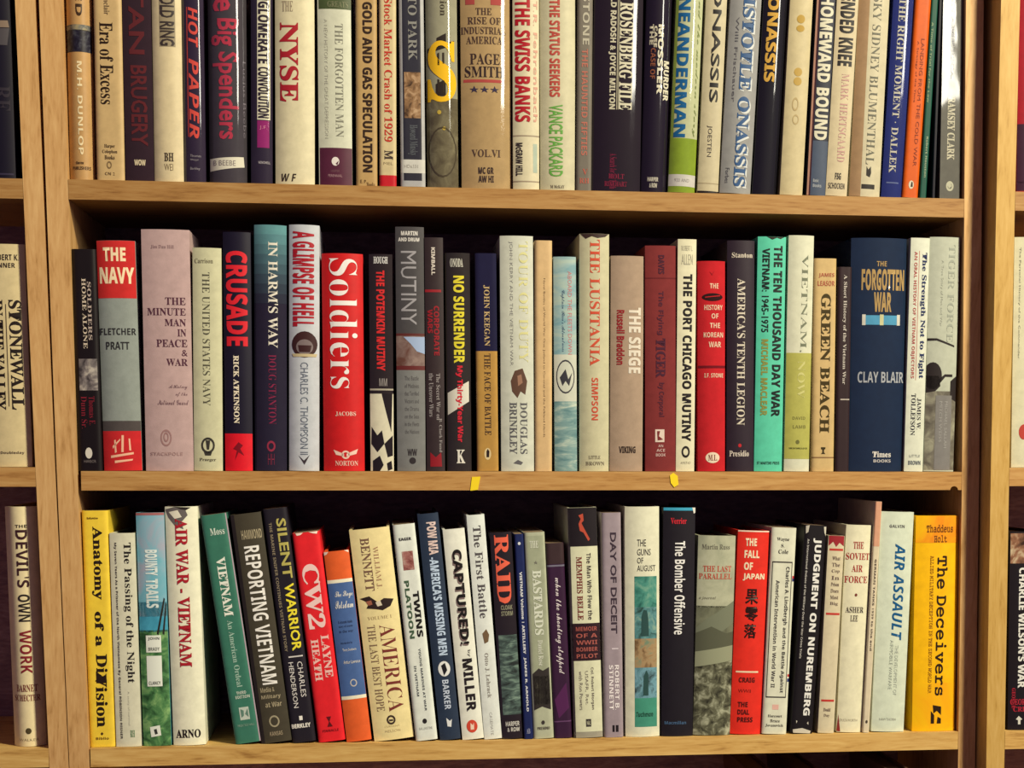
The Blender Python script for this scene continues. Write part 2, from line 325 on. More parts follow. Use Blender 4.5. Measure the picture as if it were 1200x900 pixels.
B('1', 634, 674.3, 632.7, 674.8, -62, (207, 196, 150), .14, H, 'jacket', 'cream book with a red vertical title above green capitals',
  ('Tv', 'THE STATUS SEEKERS', 'B', (188, 76, 62), -1, 113, .26, .56), ('Av', 'VANCE PACKARD', 'x', (104, 164, 66), 122, 207, .24, .64), ('Mh', 'M McKAY', 'f', (110, 96, 76), .28, .68, 217, 221))
B('1', 675.3, 693, 677, 695, -48, (120, 110, 92), .05, P, 'jacket', 'thin grey book with dull salmon-pink vertical capitals',
  ('Av', 'I.F. STONE', 'b', (190, 180, 148), -38, 52, .34, .78), ('Tv', 'THE HAUNTED FIFTIES', 'b', (186, 108, 86), 57, 182, .30, .70), ('Mh', 'V', 'f', (186, 96, 76), .4, .75, 198, 205), ('Mh', 'RH', 'f', (186, 96, 76), .2, .85, 209, 215))
B('1', 694, 750.5, 696, 756, -66, (30, 20, 32), .10, H, 'gloss', 'wide glossy black book with two columns of cream capitals and dim red marks',
  ('Tv', 'THE ROSENBERG FILE', 'F', (216, 206, 165), -32, 128, .52, .80), ('Av', 'RONALD RADOSH & JOYCE MILTON', 'B', (206, 196, 156), -30, 128, .30, .45),
  ('Bb', (190, 180, 140), -66, 128, .475, .490), ('Bb', (190, 180, 140), -66, 128, .505, .515), ('Nv', 'A Search for the Truth', 'f', (120, 34, 56), 180, 222, .36, .50), ('Mh', 'HOLT', 'f', (132, 34, 56), .34, .66, 204, 210), ('Mh', 'RINEHART', 'f', (132, 34, 56), .26, .72, 213, 219))
B('1', 751, 780.6, 757, 789, -62, (28, 20, 36), .24, H, 'gloss', 'glossy black book with stepped white words and one brown-orange word',
  ('Tv', 'THE', 'B', (212, 200, 160), 28, 52, .16, .30), ('Tv', 'CASE', 'B', (212, 200, 160), 30, 55, .32, .44), ('Tv', 'MOSSLER', 'B', (222, 212, 172), 28, 110, .48, .70), ('Tv', 'MURDER', 'B', (222, 212, 172), 70, 117, .74, .96),
  ('Nv', 'CASE OF', 'b', (150, 88, 56), 56, 92, .22, .40), ('Mh', 'HARPER', 'B', (200, 190, 160), .24, .66, 208, 213), ('Mh', '& ROW', 'B', (200, 190, 160), .32, .62, 215, 220.5))
B('1', 784, 814.4, 793, 825.5, -58, (190, 190, 138), .20, H, 'gloss', 'glossy pale green book with big blue letters, olive foot and white sticker',
  ('Tv', 'NEANDERMAN', 'B', (16, 92, 132), -4, 161, .10, .52), ('Bb', (132, 152, 42), 162, 231), ('Bb', (140, 156, 60), -58, 162, .0, .10),
  ('Nv', 'and the modern story', 'c', (120, 130, 70), -10, 160, .78, .92), ('Lb1', (206, 198, 176), 205, 219), ('Mh1', '920 AND', 't', (130, 120, 110), .2, .75, 210, 214))
B('1', 817.5, 842, 828, 852.5, -50, (206, 190, 144), .12, H, 'jacket', 'narrow cream book with wide-set black capitals and a dark line at its foot',
  ('Tv', 'ONASSIS', 'x', (32, 28, 34), -20, 120, .34, .76), ('Av', 'JOESTEN', 's', (70, 60, 56), 147, 184, .30, .56), ('Bb', (170, 150, 110), 215, 216), ('Bb', (36, 28, 34), 224.5, 231))
B('1', 843.5, 880.5, 857.5, 893, -64, (158, 154, 140), .14, H, 'jacket', 'grey book with blue white-edged capitals almost filling its spine',
  ('Tv', 'ARISTOTLE ONASSIS', 'F', (222, 220, 200), -36, 221.5, .44, .84), ('Tv2', 'ARISTOTLE ONASSIS', 'F', (48, 86, 124), -38, 219.5, .40, .79), ('Nv', 'Willi Frischauer', 's', (96, 92, 92), 20, 120, .2, .3), ('Mv', 'Forbes', 's', (90, 88, 88), 198, 216, .14, .26))
B('1', 882, 909.5, 895.5, 924.5, -60, (22, 18, 32), .18, H, 'gloss', 'glossy black book with fat golden capitals, right of the grey and blue one',
  ('Tv', 'ONASSIS', 'B', (222, 170, 70), -5, 96, .18, .62))
B('1', 915, 940, 926, 954, -52, (212, 192, 138), .10, H, 'jacket', 'cream book with small golden ornaments instead of readable lettering',
  ('Rd', (190, 150, 60), 22, .5, 5, 5), ('Rd', (190, 150, 60), 33, .5, 5, 4), ('Rd', (196, 158, 74), 84, .5, 5, 5), ('Rd', (196, 158, 74), 95, .5, 5, 5), ('Ro', (190, 164, 108), 122, .45, 4, 8, .7), ('Ro', (190, 164, 108), 140, .5, 4, 6, .7))
B('1', 946, 966.8, 957, 980.6, -48, (42, 44, 58), .07, H, 'jacket', 'book with cream capitals above a plain slate-blue foot, pinkish left edge',
  ('Bb', (190, 140, 110), -48, 231, 0, .10), ('Bb', (66, 28, 40), -48, 231, .10, .18), ('Tv', 'HOMEWARD BOUND', 'B', (224, 214, 174), -5, 164, .22, .92), ('Bb1', (74, 84, 98), 165, 231, .18, 1), ('Mh2', 'Basic', 'b', (180, 180, 170), .3, .6, 210, 214), ('Mh2', 'Books', 'b', (180, 180, 170), .3, .75, 216, 220))
B('1', 967.2, 993.2, 981, 1007, -50, (216, 196, 148), .07, H, 'jacket', 'cream book with black condensed capitals above pale pink lettering',
  ('Tv', 'ON BENDED KNEE', 'B', (38, 32, 36), -40, 77, .18, .86), ('Av', 'MARK HERTSGAARD', 'l', (202, 150, 132), 86, 190, .42, .78), ('Mh', 'FSG', 'B', (60, 52, 48), .38, .66, 203, 211), ('Mh', 'SCHOCKEN', 'b', (80, 70, 60), .1, .86, 215, 222))
B('1', 994.5, 1032.6, 1008, 1042.5, -62, (210, 196, 152), .12, H, 'jacket', 'book with brown left side and pale right side, beside the royal blue one',
  ('Bb', (172, 136, 94), -62, 232, 0, .34), ('Tv', 'WALLENSKY SIDNEY BLUMENTHAL', 'l', (104, 100, 80), -70, 193, .46, .74), ('Mp', (34, 28, 30), [(.5, 195), (.56, 199), (.64, 195), (.66, 203), (.62, 208), (.5, 206)]), ('Mb', (44, 38, 38), 216.5, 222, .36, .80))
B('1', 1033, 1056.5, 1047.5, 1071.5, -52, (36, 48, 108), .09, H, 'gloss', 'royal blue book with cream vertical capitals, left of the orange one',
  ('Tv', 'THE RIGHT MOMENT · DALLEK', 'f', (212, 204, 172), -2, 203, .28, .62), ('Bb', (110, 120, 150), 214, 215.5, .2, .8))
B('1', 1058, 1075.8, 1072.8, 1092.3, -30, (232, 98, 28), .06, P, 'jacket', 'bright orange paperback with a small white oval at its foot',
  ('Tv', 'LANDING FROM THE COLD WAR', 's', (150, 50, 22), 45, 195, .52, .74), ('Av', 'A Strategy of the Time', 's', (150, 50, 22), 48, 120, .26, .4), ('Mo', (232, 216, 176), 217, .5, 3.2, 5, .0), ('Mp1', (40, 26, 24), [(.46, 219.5), (.6, 219.5), (.58, 214), (.5, 213.5)]))
B('1', 1076.2, 1087.5, 1092.8, 1099.6, -12, (28, 88, 68), .06, P, 'jacket', 'thin green book with tiny pale lettering, right of the orange one',
  ('Tv', 'A Time of Trial for the Law', 'b', (150, 170, 120), 26, 120, .2, .5), ('Av', 'Robert Houston', 'b', (170, 186, 140), 160, 208, .45, .75))
B('1', 1090.5, 1097, 1100.2, 1104.2, -10, (16, 18, 38), .06, P, 'jacket', 'very thin navy book squeezed beside the green one')
B('1', 1100.5, 1128.4, 1105.0, 1133.0, -56, (112, 108, 92), .004, H, 'gloss', 'glossy grey book at the right end of the top row, bright light mirrored in it',
  ('Tv', 'CRIME IN AMERICA', 'F', (40, 36, 36), -60, 92, .44, .60), ('Av', 'RAMSEY CLARK', 'F', (218, 208, 168), 113, 187, .32, .70), ('Ro', (206, 200, 160), 218, .5, 5, 6, .55), ('Rp1', (206, 200, 160), [(.36, 216), (.5, 213), (.6, 218), (.46, 221)]), recess=.003, cock=.135)

# ---- middle shelf, left to right
B('2', 91, 120, 82.5, 112, 292, (24, 18, 26), .08, P, 'jacket', 'narrow black paperback with a small grey picture, first on the middle shelf',
  ('Tv', 'SOLDIERS', 'f', (168, 150, 128), 330, 398, .60, .76), ('Tv', 'HOME ALONE', 'f', (190, 172, 140), 326, 408, .38, .55), ('Pb', picture(((50, 44, 46), (110, 100, 92), (176, 164, 140)), 90), 420, 457, .16, .92),
  ('Av', 'Thomas E.', 'l', (120, 32, 44), 464, 498, .52, .76), ('Av', 'Dunn Sr.', 'l', (120, 32, 44), 464, 502, .2, .44), ('Md', (196, 186, 160), 531, .46, 4, 6.5), ('Mh', 'HARBOR', 't', (120, 108, 98), .25, .75, 539, 542.5))
B('2', 121.6, 166, 112, 157.5, 282, (132, 136, 120), .12, H, 'cloth', 'grey-green hardcover with red top and foot, second on the middle shelf',
  ('Bb', (184, 42, 42), 282, 349), ('Th', 'THE', 'B', (226, 200, 150), .17, .76, 290, 306), ('Th', 'NAVY', 'B', (226, 200, 150), .06, .96, 313, 332), ('Ah', 'FLETCHER', 'b', (44, 42, 44), .02, .96, 384, 392), ('Ah', 'PRATT', 'b', (44, 42, 44), .17, .78, 400, 409),
  ('Bb', (74, 66, 62), 493, 505), ('Bb', (184, 38, 42), 505, 552), ('Mp1', (222, 170, 130), [(.2, 534), (.8, 530), (.8, 532.5), (.2, 537)], [(.5, 510), (.56, 510), (.54, 530), (.48, 530)], [(.3, 516), (.34, 515), (.36, 530), (.31, 531)], [(.68, 514), (.72, 514), (.74, 528), (.69, 528)], [(.25, 523), (.46, 514), (.46, 516), (.26, 526)], [(.3, 540), (.78, 538), (.76, 540), (.3, 543)]))
B('2', 172.5, 225.6, 163, 223.6, 269, (178, 148, 134), .07, H, 'cloth', 'widest dusty pink hardcover with right-aligned maroon lines, on the middle shelf',
  ('Nh', 'Jim Dan Hill', 'f', (146, 116, 108), .2, .68, 287, 291.5), ('Th', 'THE', 'f', (80, 44, 56), .48, .90, 348, 356.5), ('Th', 'MINUTE', 'f', (80, 44, 56), .10, .90, 360.5, 369), ('Th', 'MAN', 'f', (80, 44, 56), .46, .90, 373, 381.5), ('Th', 'IN', 'f', (80, 44, 56), .72, .90, 385, 393.5), ('Th', 'PEACE', 'f', (80, 44, 56), .28, .92, 397, 406), ('Th', '&', 'f', (80, 44, 56), .80, .92, 409, 416.5), ('Th', 'WAR', 'f', (80, 44, 56), .48, .92, 419.5, 428),
  ('Nh', 'A History', 'c', (104, 72, 76), .52, .90, 450, 456), ('Nh', 'of the', 'c', (104, 72, 76), .66, .90, 459, 464.5), ('Nh', 'National Guard', 'c', (104, 72, 76), .28, .92, 468, 474), ('Mo', (150, 112, 102), 513, .44, 6.5, 10, .78), ('Mo', (150, 112, 102), 512, .44, 3, 6, .6), ('Mh', 'STACKPOLE', 'b', (158, 124, 112), .1, .78, 530, 534))
B('2', 226.7, 260.7, 224.5, 259, 290.5, (192, 186, 140), .10, H, 'jacket', 'greenish cream book with thin grey capitals and round emblem, beside the pink one',
  ('Ah', 'Carrison', 'f', (120, 112, 84), .08, .72, 303, 308.5), ('Tv', 'THE UNITED STATES NAVY', 'l', (84, 80, 62), 319, 475, .34, .60), ('Mo', (56, 52, 46), 522, .5, 8, 9.5, .72), ('Mp', (56, 52, 46), [(.42, 516), (.58, 516), (.54, 527), (.46, 527)], [(.36, 530), (.64, 530), (.6, 534), (.4, 534)]), ('Mh', 'Praeger', 'f', (84, 76, 60), .2, .78, 537, 541.5))
B('2', 264.2, 295.6, 260.2, 293.6, 272, (28, 24, 40), .12, H, 'jacket', 'dark navy book with tall red capitals at the top and a red foot',
  ('Tv', 'CRUSADE', 'B', (206, 36, 46), 294, 405, .10, .88), ('Av', 'RICK ATKINSON', 'F', (224, 208, 168), 416, 496, .34, .54), ('Bb', (208, 26, 40), 508, 554), ('Mp1', (120, 20, 34), [(.3, 526), (.5, 518), (.66, 522), (.56, 526), (.7, 534), (.5, 530), (.36, 540), (.44, 528)]))
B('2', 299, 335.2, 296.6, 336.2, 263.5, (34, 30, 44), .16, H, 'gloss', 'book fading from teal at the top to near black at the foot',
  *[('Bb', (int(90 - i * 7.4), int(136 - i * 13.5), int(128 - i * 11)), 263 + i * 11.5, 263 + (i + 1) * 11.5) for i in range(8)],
  ('Tv', "IN HARM'S WAY", 'f', (218, 208, 176), 283, 407, .44, .74), ('Av', 'DOUG STANTON', 'l', (128, 38, 62), 415, 497, .44, .68), ('Mo', (140, 44, 60), 523, .52, 5, 6.5, .6), ('Mh', 'HH', 't', (130, 44, 60), .42, .62, 532, 545))
B('2', 340, 372.3, 337, 375.6, 263.5, (186, 186, 176), .16, H, 'jacket', 'silver-grey book with red vertical capitals above a dark gun-turret emblem',
  ('Tv', 'A GLIMPSE OF HELL', 'B', (164, 30, 42), 271, 382, .12, .84), ('Pd', (60, 34, 36), 403, .52, 15, 15.5), ('Pd1', (120, 104, 96), 406, .52, 10, 9), ('Pp2', (60, 34, 36), [(.3, 404), (.75, 404), (.7, 412), (.34, 412)]), ('Pp2', (190, 170, 120), [(.1, 414), (.94, 414), (.9, 417.5), (.14, 417.5)]), ('Av', 'CHARLES C. THOMPSON II', 's', (96, 102, 106), 424, 533, .38, .64), ('Mp', (60, 50, 54), [(.32, 534), (.5, 540), (.7, 533), (.52, 545)]))
B('2', 380, 426.8, 376, 425.5, 297, (198, 32, 36), .16, H, 'jacket', 'bright red wide hardcover with large white serif vertical letters on the middle shelf',
  ('Tv', 'Soldiers', 'l', (232, 222, 200), 303, 455, .18, .86), ('Ah', 'JACOBS', 'f', (226, 190, 160), .30, .80, 482, 487.5), ('Mp', (226, 190, 160), [(.24, 527), (.5, 532), (.5, 535), (.3, 533)], [(.84, 526), (.56, 532), (.56, 535), (.8, 532)]), ('Mo', (226, 190, 160), 533, .54, 5, 5, .6), ('Mh', 'NORTON', 'f', (226, 180, 150), .28, .84, 540, 546))
B('2', 433.5, 462.6, 433, 458.8, 298, (38, 30, 32), .10, H, 'gloss', 'dark book with red capitals above a stark black and cream picture',
  ('Tv', 'THE POTEMKIN MUTINY', 'B', (204, 44, 42), 317, 434, .30, .66), ('Nh', 'HOUGH', 'F', (210, 204, 184), .2, .8, 301, 309), ('Rh', 'MM', 'b', (140, 130, 116), .4, .74, 443, 452), ('Bb', (170, 160, 130), 455, 457),
  ('Pb', (210, 200, 160), 461, 554), ('Pp1', (30, 24, 28), [(.5, 461), (.96, 461), (.9, 506), (.66, 480)], [(.06, 500), (.3, 510), (.5, 504), (.6, 520), (.3, 530), (.04, 520)], [(.6, 520), (.96, 510), (.96, 534), (.74, 536)], [(.1, 540), (.4, 534), (.56, 545), (.4, 553), (.1, 553)], [(.7, 543), (.9, 540), (.94, 550), (.74, 552)]))
B('2', 465.7, 499, 463.2, 496.6, 266, (84, 80, 76), .08, H, 'jacket', 'tall grey book with big pale vertical capitals and a small harbour picture',
  ('Bb', (70, 66, 64), 266, 390), ('Ah', 'MARTIN', 'B', (206, 198, 176), .2, .78, 271, 276), ('Ah', 'AND DRUM', 'B', (206, 198, 176), .1, .84, 278.5, 283), ('Tv', 'MUTINY', 's', (150, 144, 136), 294, 380, .18, .72), ('Bb', (90, 42, 40), 390, 393), ('Pb', picture(((96, 62, 52), (120, 96, 84), (140, 116, 100)), 80), 393, 432), ('Pp1', (150, 165, 180), [(.25, 394), (1, 394), (1, 414), (.72, 411), (.5, 402)], ), ('Bb1', (96, 40, 40), 428, 433),
  ('Bb', (116, 114, 104), 433, 553), *[('Nh', t, 's', (84, 80, 76), .28, .78, 440 + i * 9, 445 + i * 9) for i, t in enumerate(['The Battle', 'of Mutinies', 'that Terrified', 'Victors and', 'the Drama', 'on the Seas', 'in the Fleets', 'the Nations'])], ('Mh', 'WW', 'B', (50, 44, 46), .36, .7, 526, 534), ('Md', (50, 44, 46), 540, .54, 4, 4))
B('2', 499.8, 522, 497.8, 518.6, 278.5, (54, 42, 44), .08, H, 'jacket', 'brown-black book with dark red words and white scrawl, beside the tall grey one',
  ('Av', 'KIMBALL', 'B', (210, 196, 170), 290, 322, .36, .56), ('Bb', (150, 36, 44), 339, 342, .0, .88), ('Tv', 'CORPORATE', 'B', (146, 36, 44), 358, 416, .46, .76), ('Tv', 'WARS', 'B', (146, 36, 44), 362, 390, .12, .4), ('Nv', 'The Secret War on', 'f', (150, 140, 128), 437, 492, .56, .78), ('Nv', 'the Uncover Wars', 'f', (150, 140, 128), 437, 488, .16, .4), ('Mp', (140, 30, 40), [(.2, 530), (.5, 536), (.8, 530), (.84, 547), (.2, 547)]), ('Nv', 'B. Clark Fund', 'f', (150, 140, 128), 490, 530, .7, .86))
B('2', 524, 552.7, 521.3, 550.6, 296.5, (44, 38, 36), .14, H, 'gloss', 'dark book with thick yellow vertical capitals above red lettering',
  ('Nh', 'ONODA', 'F', (206, 200, 170), .2, .72, 303, 313), ('Tv', 'NO SURRENDER', 'B', (222, 204, 52), 323, 425, .32, .76), ('Rp', (214, 206, 176), [(.06, 460), (.92, 446), (.92, 470), (.06, 486)]), ('Av2', 'My Thirty-Year War', 'B', (204, 42, 52), 428, 518, .38, .68), ('Mh', 'K', 'F', (222, 214, 184), .40, .74, 527, 543))
B('2', 558.2, 585.4, 557.2, 580.6, 297, (26, 26, 52), .06, P, 'gloss', 'paperback with a dark navy upper half and a mustard gold lower half',
  ('Bb', (178, 134, 62), 411, 553), ('Av', 'JOHN KEEGAN', 'f', (196, 166, 106), 334, 405, .38, .66), ('Tv', 'THE FACE OF BATTLE', 'f', (60, 42, 34), 414, 510, .38, .68), ('Mo', (216, 190, 130), 532, .5, 4, 7, 0), ('Mp1', (40, 30, 30), [(.44, 536), (.56, 536), (.58, 529), (.5, 526), (.44, 529)]))
B('2', 587.6, 626.3, 586, 624.6, 276.5, (198, 196, 166), .10, H, 'jacket', 'pale grey-green book with faint yellowish capitals and a small brown rider picture',
  ('Tv', 'TOUR OF DUTY', 'l', (206, 198, 128), 283, 424, .56, .84), ('Nv', 'JOHN KERRY AND THE VIETNAM WAR', 't', (140, 136, 120), 283, 428, .26, .38), ('Pp', (92, 64, 50), [(.42, 434), (.66, 431), (.8, 446), (.74, 462), (.6, 458), (.5, 466), (.34, 458), (.3, 446)]), ('Pp1', (150, 110, 84), [(.5, 440), (.62, 438), (.66, 448), (.52, 452)]), ('Av', 'DOUGLAS', 'f', (92, 90, 86), 471, 532, .58, .80), ('Av', 'BRINKLEY', 'f', (92, 90, 86), 471, 532, .26, .48), ('Mp', (96, 92, 88), [(.36, 543), (.5, 539), (.66, 542), (.6, 545)]))
B('2', 627, 647, 627, 647, 282, (206, 170, 114), .05, P, 'jacket', 'thin plain tan book with one line of tiny dark lettering',
  ('Tv', 'Naval Battles of World War One: Jutland to Coronel and the Falkland Islands', 't', (96, 70, 50), 326, 512, .46, .60))
B('2', 650, 677, 649, 674.7, 301, (128, 164, 162), .10, H, 'jacket', 'seascape-printed book in pale blue and cream with a scribbled round emblem',
  ('Pb', picture(((122, 156, 150), (152, 174, 158), (172, 184, 156)), 50, stretch=(.5, 1, 1.6)), 301, 415), ('Pb', picture(((190, 190, 160), (206, 202, 170)), 60), 415, 470), ('Pb', picture(((90, 124, 118), (124, 152, 138), (190, 198, 166)), 60, stretch=(.5, 1, 2.2)), 470, 552),
  ('Tv', 'ABOARD THE FLEETS DOWN', 's', (190, 110, 104), 318, 415, .62, .80), ('Av', "Captain Rice's Adventures", 'c', (60, 84, 104), 340, 412, .30, .5), ('Ro', (60, 58, 62), 441, .5, 11, 20, .9), ('Rp', (56, 54, 58), [(.24, 442), (.5, 432), (.62, 444), (.8, 436), (.66, 452), (.5, 446), (.36, 452)]))
B('2', 680, 713.5, 679, 714.8, 274, (197, 188, 142), .14, H, 'jacket', 'tall greenish cream book with orange-red serif capitals and a chipped dark top edge',
  ('Wp', (60, 42, 40), [(.02, 274), (.98, 274), (.86, 277.5), (.6, 279), (.4, 277), (.2, 280)]), ('Tv', 'THE LUSITANIA', 'f', (204, 78, 52), 281, 428, .34, .68), ('Av', 'SIMPSON', 'b', (204, 78, 52), 442, 492, .40, .62), ('Mh', 'LITTLE', 'f', (120, 108, 84), .3, .7, 534, 538), ('Mh', 'BROWN', 'f', (120, 108, 84), .2, .84, 541, 545.5))
B('2', 715.3, 752.8, 716, 755.5, 300, (168, 142, 112), .10, H, 'cloth', 'short tan-grey hardcover with white capitals and a dark red name beneath',
  ('Tv', 'THE SIEGE', 'B', (222, 208, 176), 360, 437, .54, .92), ('Av', 'Russell Braddon', 'B', (146, 38, 44), 363, 427, .18, .42), ('Mh', 'VIKING', 'B', (60, 46, 42), .27, .78, 523, 531))
B('2', 756.8, 791.8, 756, 792.4, 288, (124, 48, 48), .08, H, 'cloth', 'brick-red hardcover with dim dark vertical lettering and a white square logo',
  ('Nv', 'DAVIS', 'B', (74, 36, 50), 299, 321, .42, .62), ('Tv', 'The Flying', 'b', (80, 38, 52), 341, 392, .38, .6), ('Tv', 'TIGER', 'F', (74, 36, 52), 396, 442, .34, .66), ('Av', 'by Corporal', 'b', (80, 38, 52), 448, 488, .40, .62), ('Mb', (222, 200, 170), 503, 518, .32, .62), ('Mp2', (124, 48, 48), [(.38, 505), (.48, 505), (.44, 511), (.58, 515), (.4, 516)]), ('Mh', 'AN', 'b', (206, 170, 150), .42, .58, 521, 524), ('Mh', 'ACE', 'b', (206, 170, 150), .36, .64, 526, 529.5), ('Mh', 'BOOK', 'b', (206, 170, 150), .34, .66, 531.5, 535), ('Bb', (104, 38, 42), 325, 326.5))
B('2', 792.8, 813, 794, 817, 280.5, (222, 212, 166), .06, H, 'jacket', 'cream book with heavy black sans capitals, between the brick-red and bright red hardcovers',
  ('Ah', 'ROBERT L.', 't', (170, 162, 130), .2, .8, 288, 294), ('Ah', 'ALLEN', 't', (170, 162, 130), .2, .8, 298, 310), ('Tv', 'THE PORT CHICAGO MUTINY', 'B', (34, 28, 32), 321, 517, .30, .80), ('Mo', (40, 34, 36), 529.5, .52, 5, 7, .6), ('Mh', 'AMISTAD', 't', (160, 150, 120), .25, .8, 541, 544))
B('2', 819, 850, 818, 850.8, 306, (190, 34, 42), .14, H, 'cloth', 'short red hardcover with small cream lines and a black scribble near the top',
  ('Th', 'THE', 'b', (226, 190, 150), .42, .74, 332, 338), ('Rd', (44, 20, 28), 348, .52, 12.5, 4.6), ('Rp1', (190, 34, 42), [(.25, 347.6), (.8, 345.8), (.8, 346.8), (.25, 348.6)]), ('Th', 'HISTORY', 'b', (226, 190, 150), .22, .9, 357, 363), ('Th', 'OF', 'b', (226, 190, 150), .48, .74, 367, 373), ('Th', 'THE', 'b', (226, 190, 150), .42, .8, 378, 384), ('Th', 'KOREAN', 'b', (226, 190, 150), .20, .92, 389, 395), ('Th', 'WAR', 'b', (226, 190, 150), .38, .84, 400, 406.5),
  ('Bb', (110, 20, 34), 428, 431), ('Ah', 'I.F. STONE', 'b', (226, 190, 150), .22, .92, 437, 442), ('Md', (228, 206, 166), 536.5, .52, 8.5, 6.5), ('Mh1', 'M.L.', 'f', (120, 30, 36), .36, .7, 533, 540), ('Rp', (150, 26, 36), [(.4, 318), (.5, 321), (.6, 317), (.5, 323)]))
B('2', 851, 884, 853.5, 884.2, 282, (48, 36, 46), .10, H, 'jacket', 'brown-black book with a cream small-capital vertical title and a tiny red star',
  ('Ah', 'Stanton', 'f', (222, 206, 172), .16, .92, 296, 302), ('Tv', "AMERICA'S TENTH LEGION", 'f', (218, 204, 170), 326, 498, .36, .66), ('Md', (196, 40, 48), 522, .48, 2, 2.2), ('Mh', 'Presidio', 'f', (226, 210, 180), .1, .82, 528, 535))
B('2', 884.6, 916, 888, 922.5, 277.5, (92, 198, 152), .08, H, 'jacket', 'mint green book with black condensed capitals in two columns',
  ('Tv', 'THE TEN THOUSAND DAY WAR', 'B', (24, 32, 34), 288, 488, .56, .88), ('Tv', 'VIETNAM: 1945-1975', 'B', (28, 40, 40), 291, 389, .16, .42), ('Av', 'MICHAEL MACLEAR', 'B', (142, 142, 66), 397, 487, .18, .42), ('Mh', 'ST MARTINS PRESS', 'b', (40, 84, 66), .1, .9, 541, 544.5), ('Wp', (40, 34, 32), [(.3, 277.5), (.94, 277.5), (.8, 280), (.66, 278.6), (.5, 281)]))
B('2', 920.2, 947.4, 924, 955.6, 276, (216, 212, 172), .10, H, 'jacket', 'book with cream upper half, olive-yellow lower half and a white foot',
  ('Bb', (178, 172, 82), 413, 538), ('Tv', 'VIETNAM,', 'l', (118, 120, 92), 298, 412, .50, .78), ('Tv', 'NOW', 'l', (204, 196, 116), 422, 466, .44, .74), ('Ah', 'DAVID', 'b', (128, 122, 60), .28, .8, 488, 491.5), ('Ah', 'LAMB', 'b', (128, 122, 60), .3, .82, 498, 502), ('Md', (110, 106, 54), 518, .5, 2.4, 2.6), ('Mb', (90, 88, 52), 524.5, 526.5, .16, .9))
B('2', 950.2, 978.4, 955.8, 979.5, 303, (208, 174, 110), .06, P, 'jacket', 'tan paperback with thick dark olive slab capitals and small reddish lines at the top',
  ('Ah', 'JAMES', 'b', (176, 92, 66), .2, .9, 320, 325.5), ('Ah', 'LEASOR', 'b', (176, 92, 66), .16, .92, 329, 335), ('Tv', 'GREEN BEACH', 'F', (66, 52, 24), 344, 507, .32, .76), ('Mp', (60, 48, 28), [(.4, 524), (.6, 524), (.6, 526), (.54, 527), (.54, 530), (.6, 532), (.4, 532), (.46, 530), (.46, 527), (.4, 526)]), ('Bb', (140, 104, 66), 535.5, 537))
B('2', 979, 994.7, 982, 999, 313, (52, 36, 40), .06, P, 'jacket', 'very thin dark brown book with small white lettering, beside the wide navy one',
  ('Tv', 'A Short History of the Vietnam War', 'f', (206, 194, 168), 322, 450, .36, .66), ('Bb', (190, 176, 150), 467, 468.5, .3, .95))
B('2', 996, 1058.3, 998, 1066, 279, (26, 42, 62), .10, H, 'gloss', 'wide navy book with golden condensed words above a light blue ribbon stripe',
  ('Th', 'THE', 'b', (180, 146, 86), .44, .62, 306, 312), ('Th', 'FORGOTTEN', 'B', (180, 146, 86), .18, .96, 315, 340), ('Th', 'WAR', 'B', (180, 146, 86), .40, .72, 342, 365), ('Rb', (84, 154, 174), 369, 380, .20, .88), ('Rb2', (214, 206, 176), 368, 380.5, .20, .26), ('Rb2', (214, 206, 176), 368, 380.5, .83, .89), ('Rb2', (206, 200, 140), 368, 380.5, .51, .58),
  ('Ah', 'CLAY BLAIR', 'b', (172, 172, 162), .14, .98, 435, 448), ('Mh', 'Times', 'F', (226, 216, 190), .42, .76, 529, 536), ('Mh', 'BOOKS', 'b', (206, 196, 176), .44, .76, 538.5, 542))
B('2', 1059.2, 1081.7, 1068, 1090, 279, (226, 224, 188), .06, H, 'jacket', 'whitish book with a bold navy title and a thin line of red text',
  ('Tv', 'The Strength Not to Fight', 'F', (30, 44, 84), 296, 443, .56, .88), ('Nv', 'AN ORAL HISTORY OF VIETNAM OBJECTORS', 'b', (190, 90, 80), 295, 443, .16, .36), ('Av', 'JAMES W.', 'f', (48, 46, 54), 466, 503, .56, .8), ('Av', 'TOLLEFSON', 'f', (48, 46, 54), 461, 510, .26, .5), ('Mh', 'LITTLE', 't', (110, 116, 110), .25, .82, 533, 536), ('Mh', 'BROWN', 'b', (90, 96, 100), .2, .86, 540, 545), ('Bb', (200, 120, 100), 294, 445, .44, .47))
B('2', 1082.8, 1118, 1091, 1126, 278, (192, 192, 160), .08, H, 'jacket', 'pale grey-green book with a dark soldier picture, last on the middle shelf',
  ('Tv', 'TIGER FORCE', 'l', (164, 166, 140), 287, 400, .62, .84), ('Nv', 'A True Story of Men and War', 't', (168, 168, 142), 305, 382, .36, .46), ('Pb', picture(((96, 88, 74), (130, 122, 100), (170, 164, 130)), 60), 458, 551), ('Pd1', (44, 36, 38), 440, .20, 11, 16), ('Pp1', (44, 36, 38), [(.0, 396), (.3, 396), (.9, 404), (.9, 406), (.3, 398.5), (0, 399)], [(.4, 444), (.6, 438), (.86, 438), (.86, 441), (.62, 441), (.46, 448)], [(.0, 440), (.4, 440), (.46, 452), (.3, 458), (.0, 460)], [(.8, 446), (1, 440), (1, 470), (.8, 466)]), ('Ab3', (132, 126, 114), 463, 551, .32, .86), ('Av4', 'MICHAEL SALLAH', 's', (170, 164, 148), 470, 525, .62, .72), ('Av4', 'MITCH WEISS', 's', (170, 164, 148), 470, 518, .44, .54))

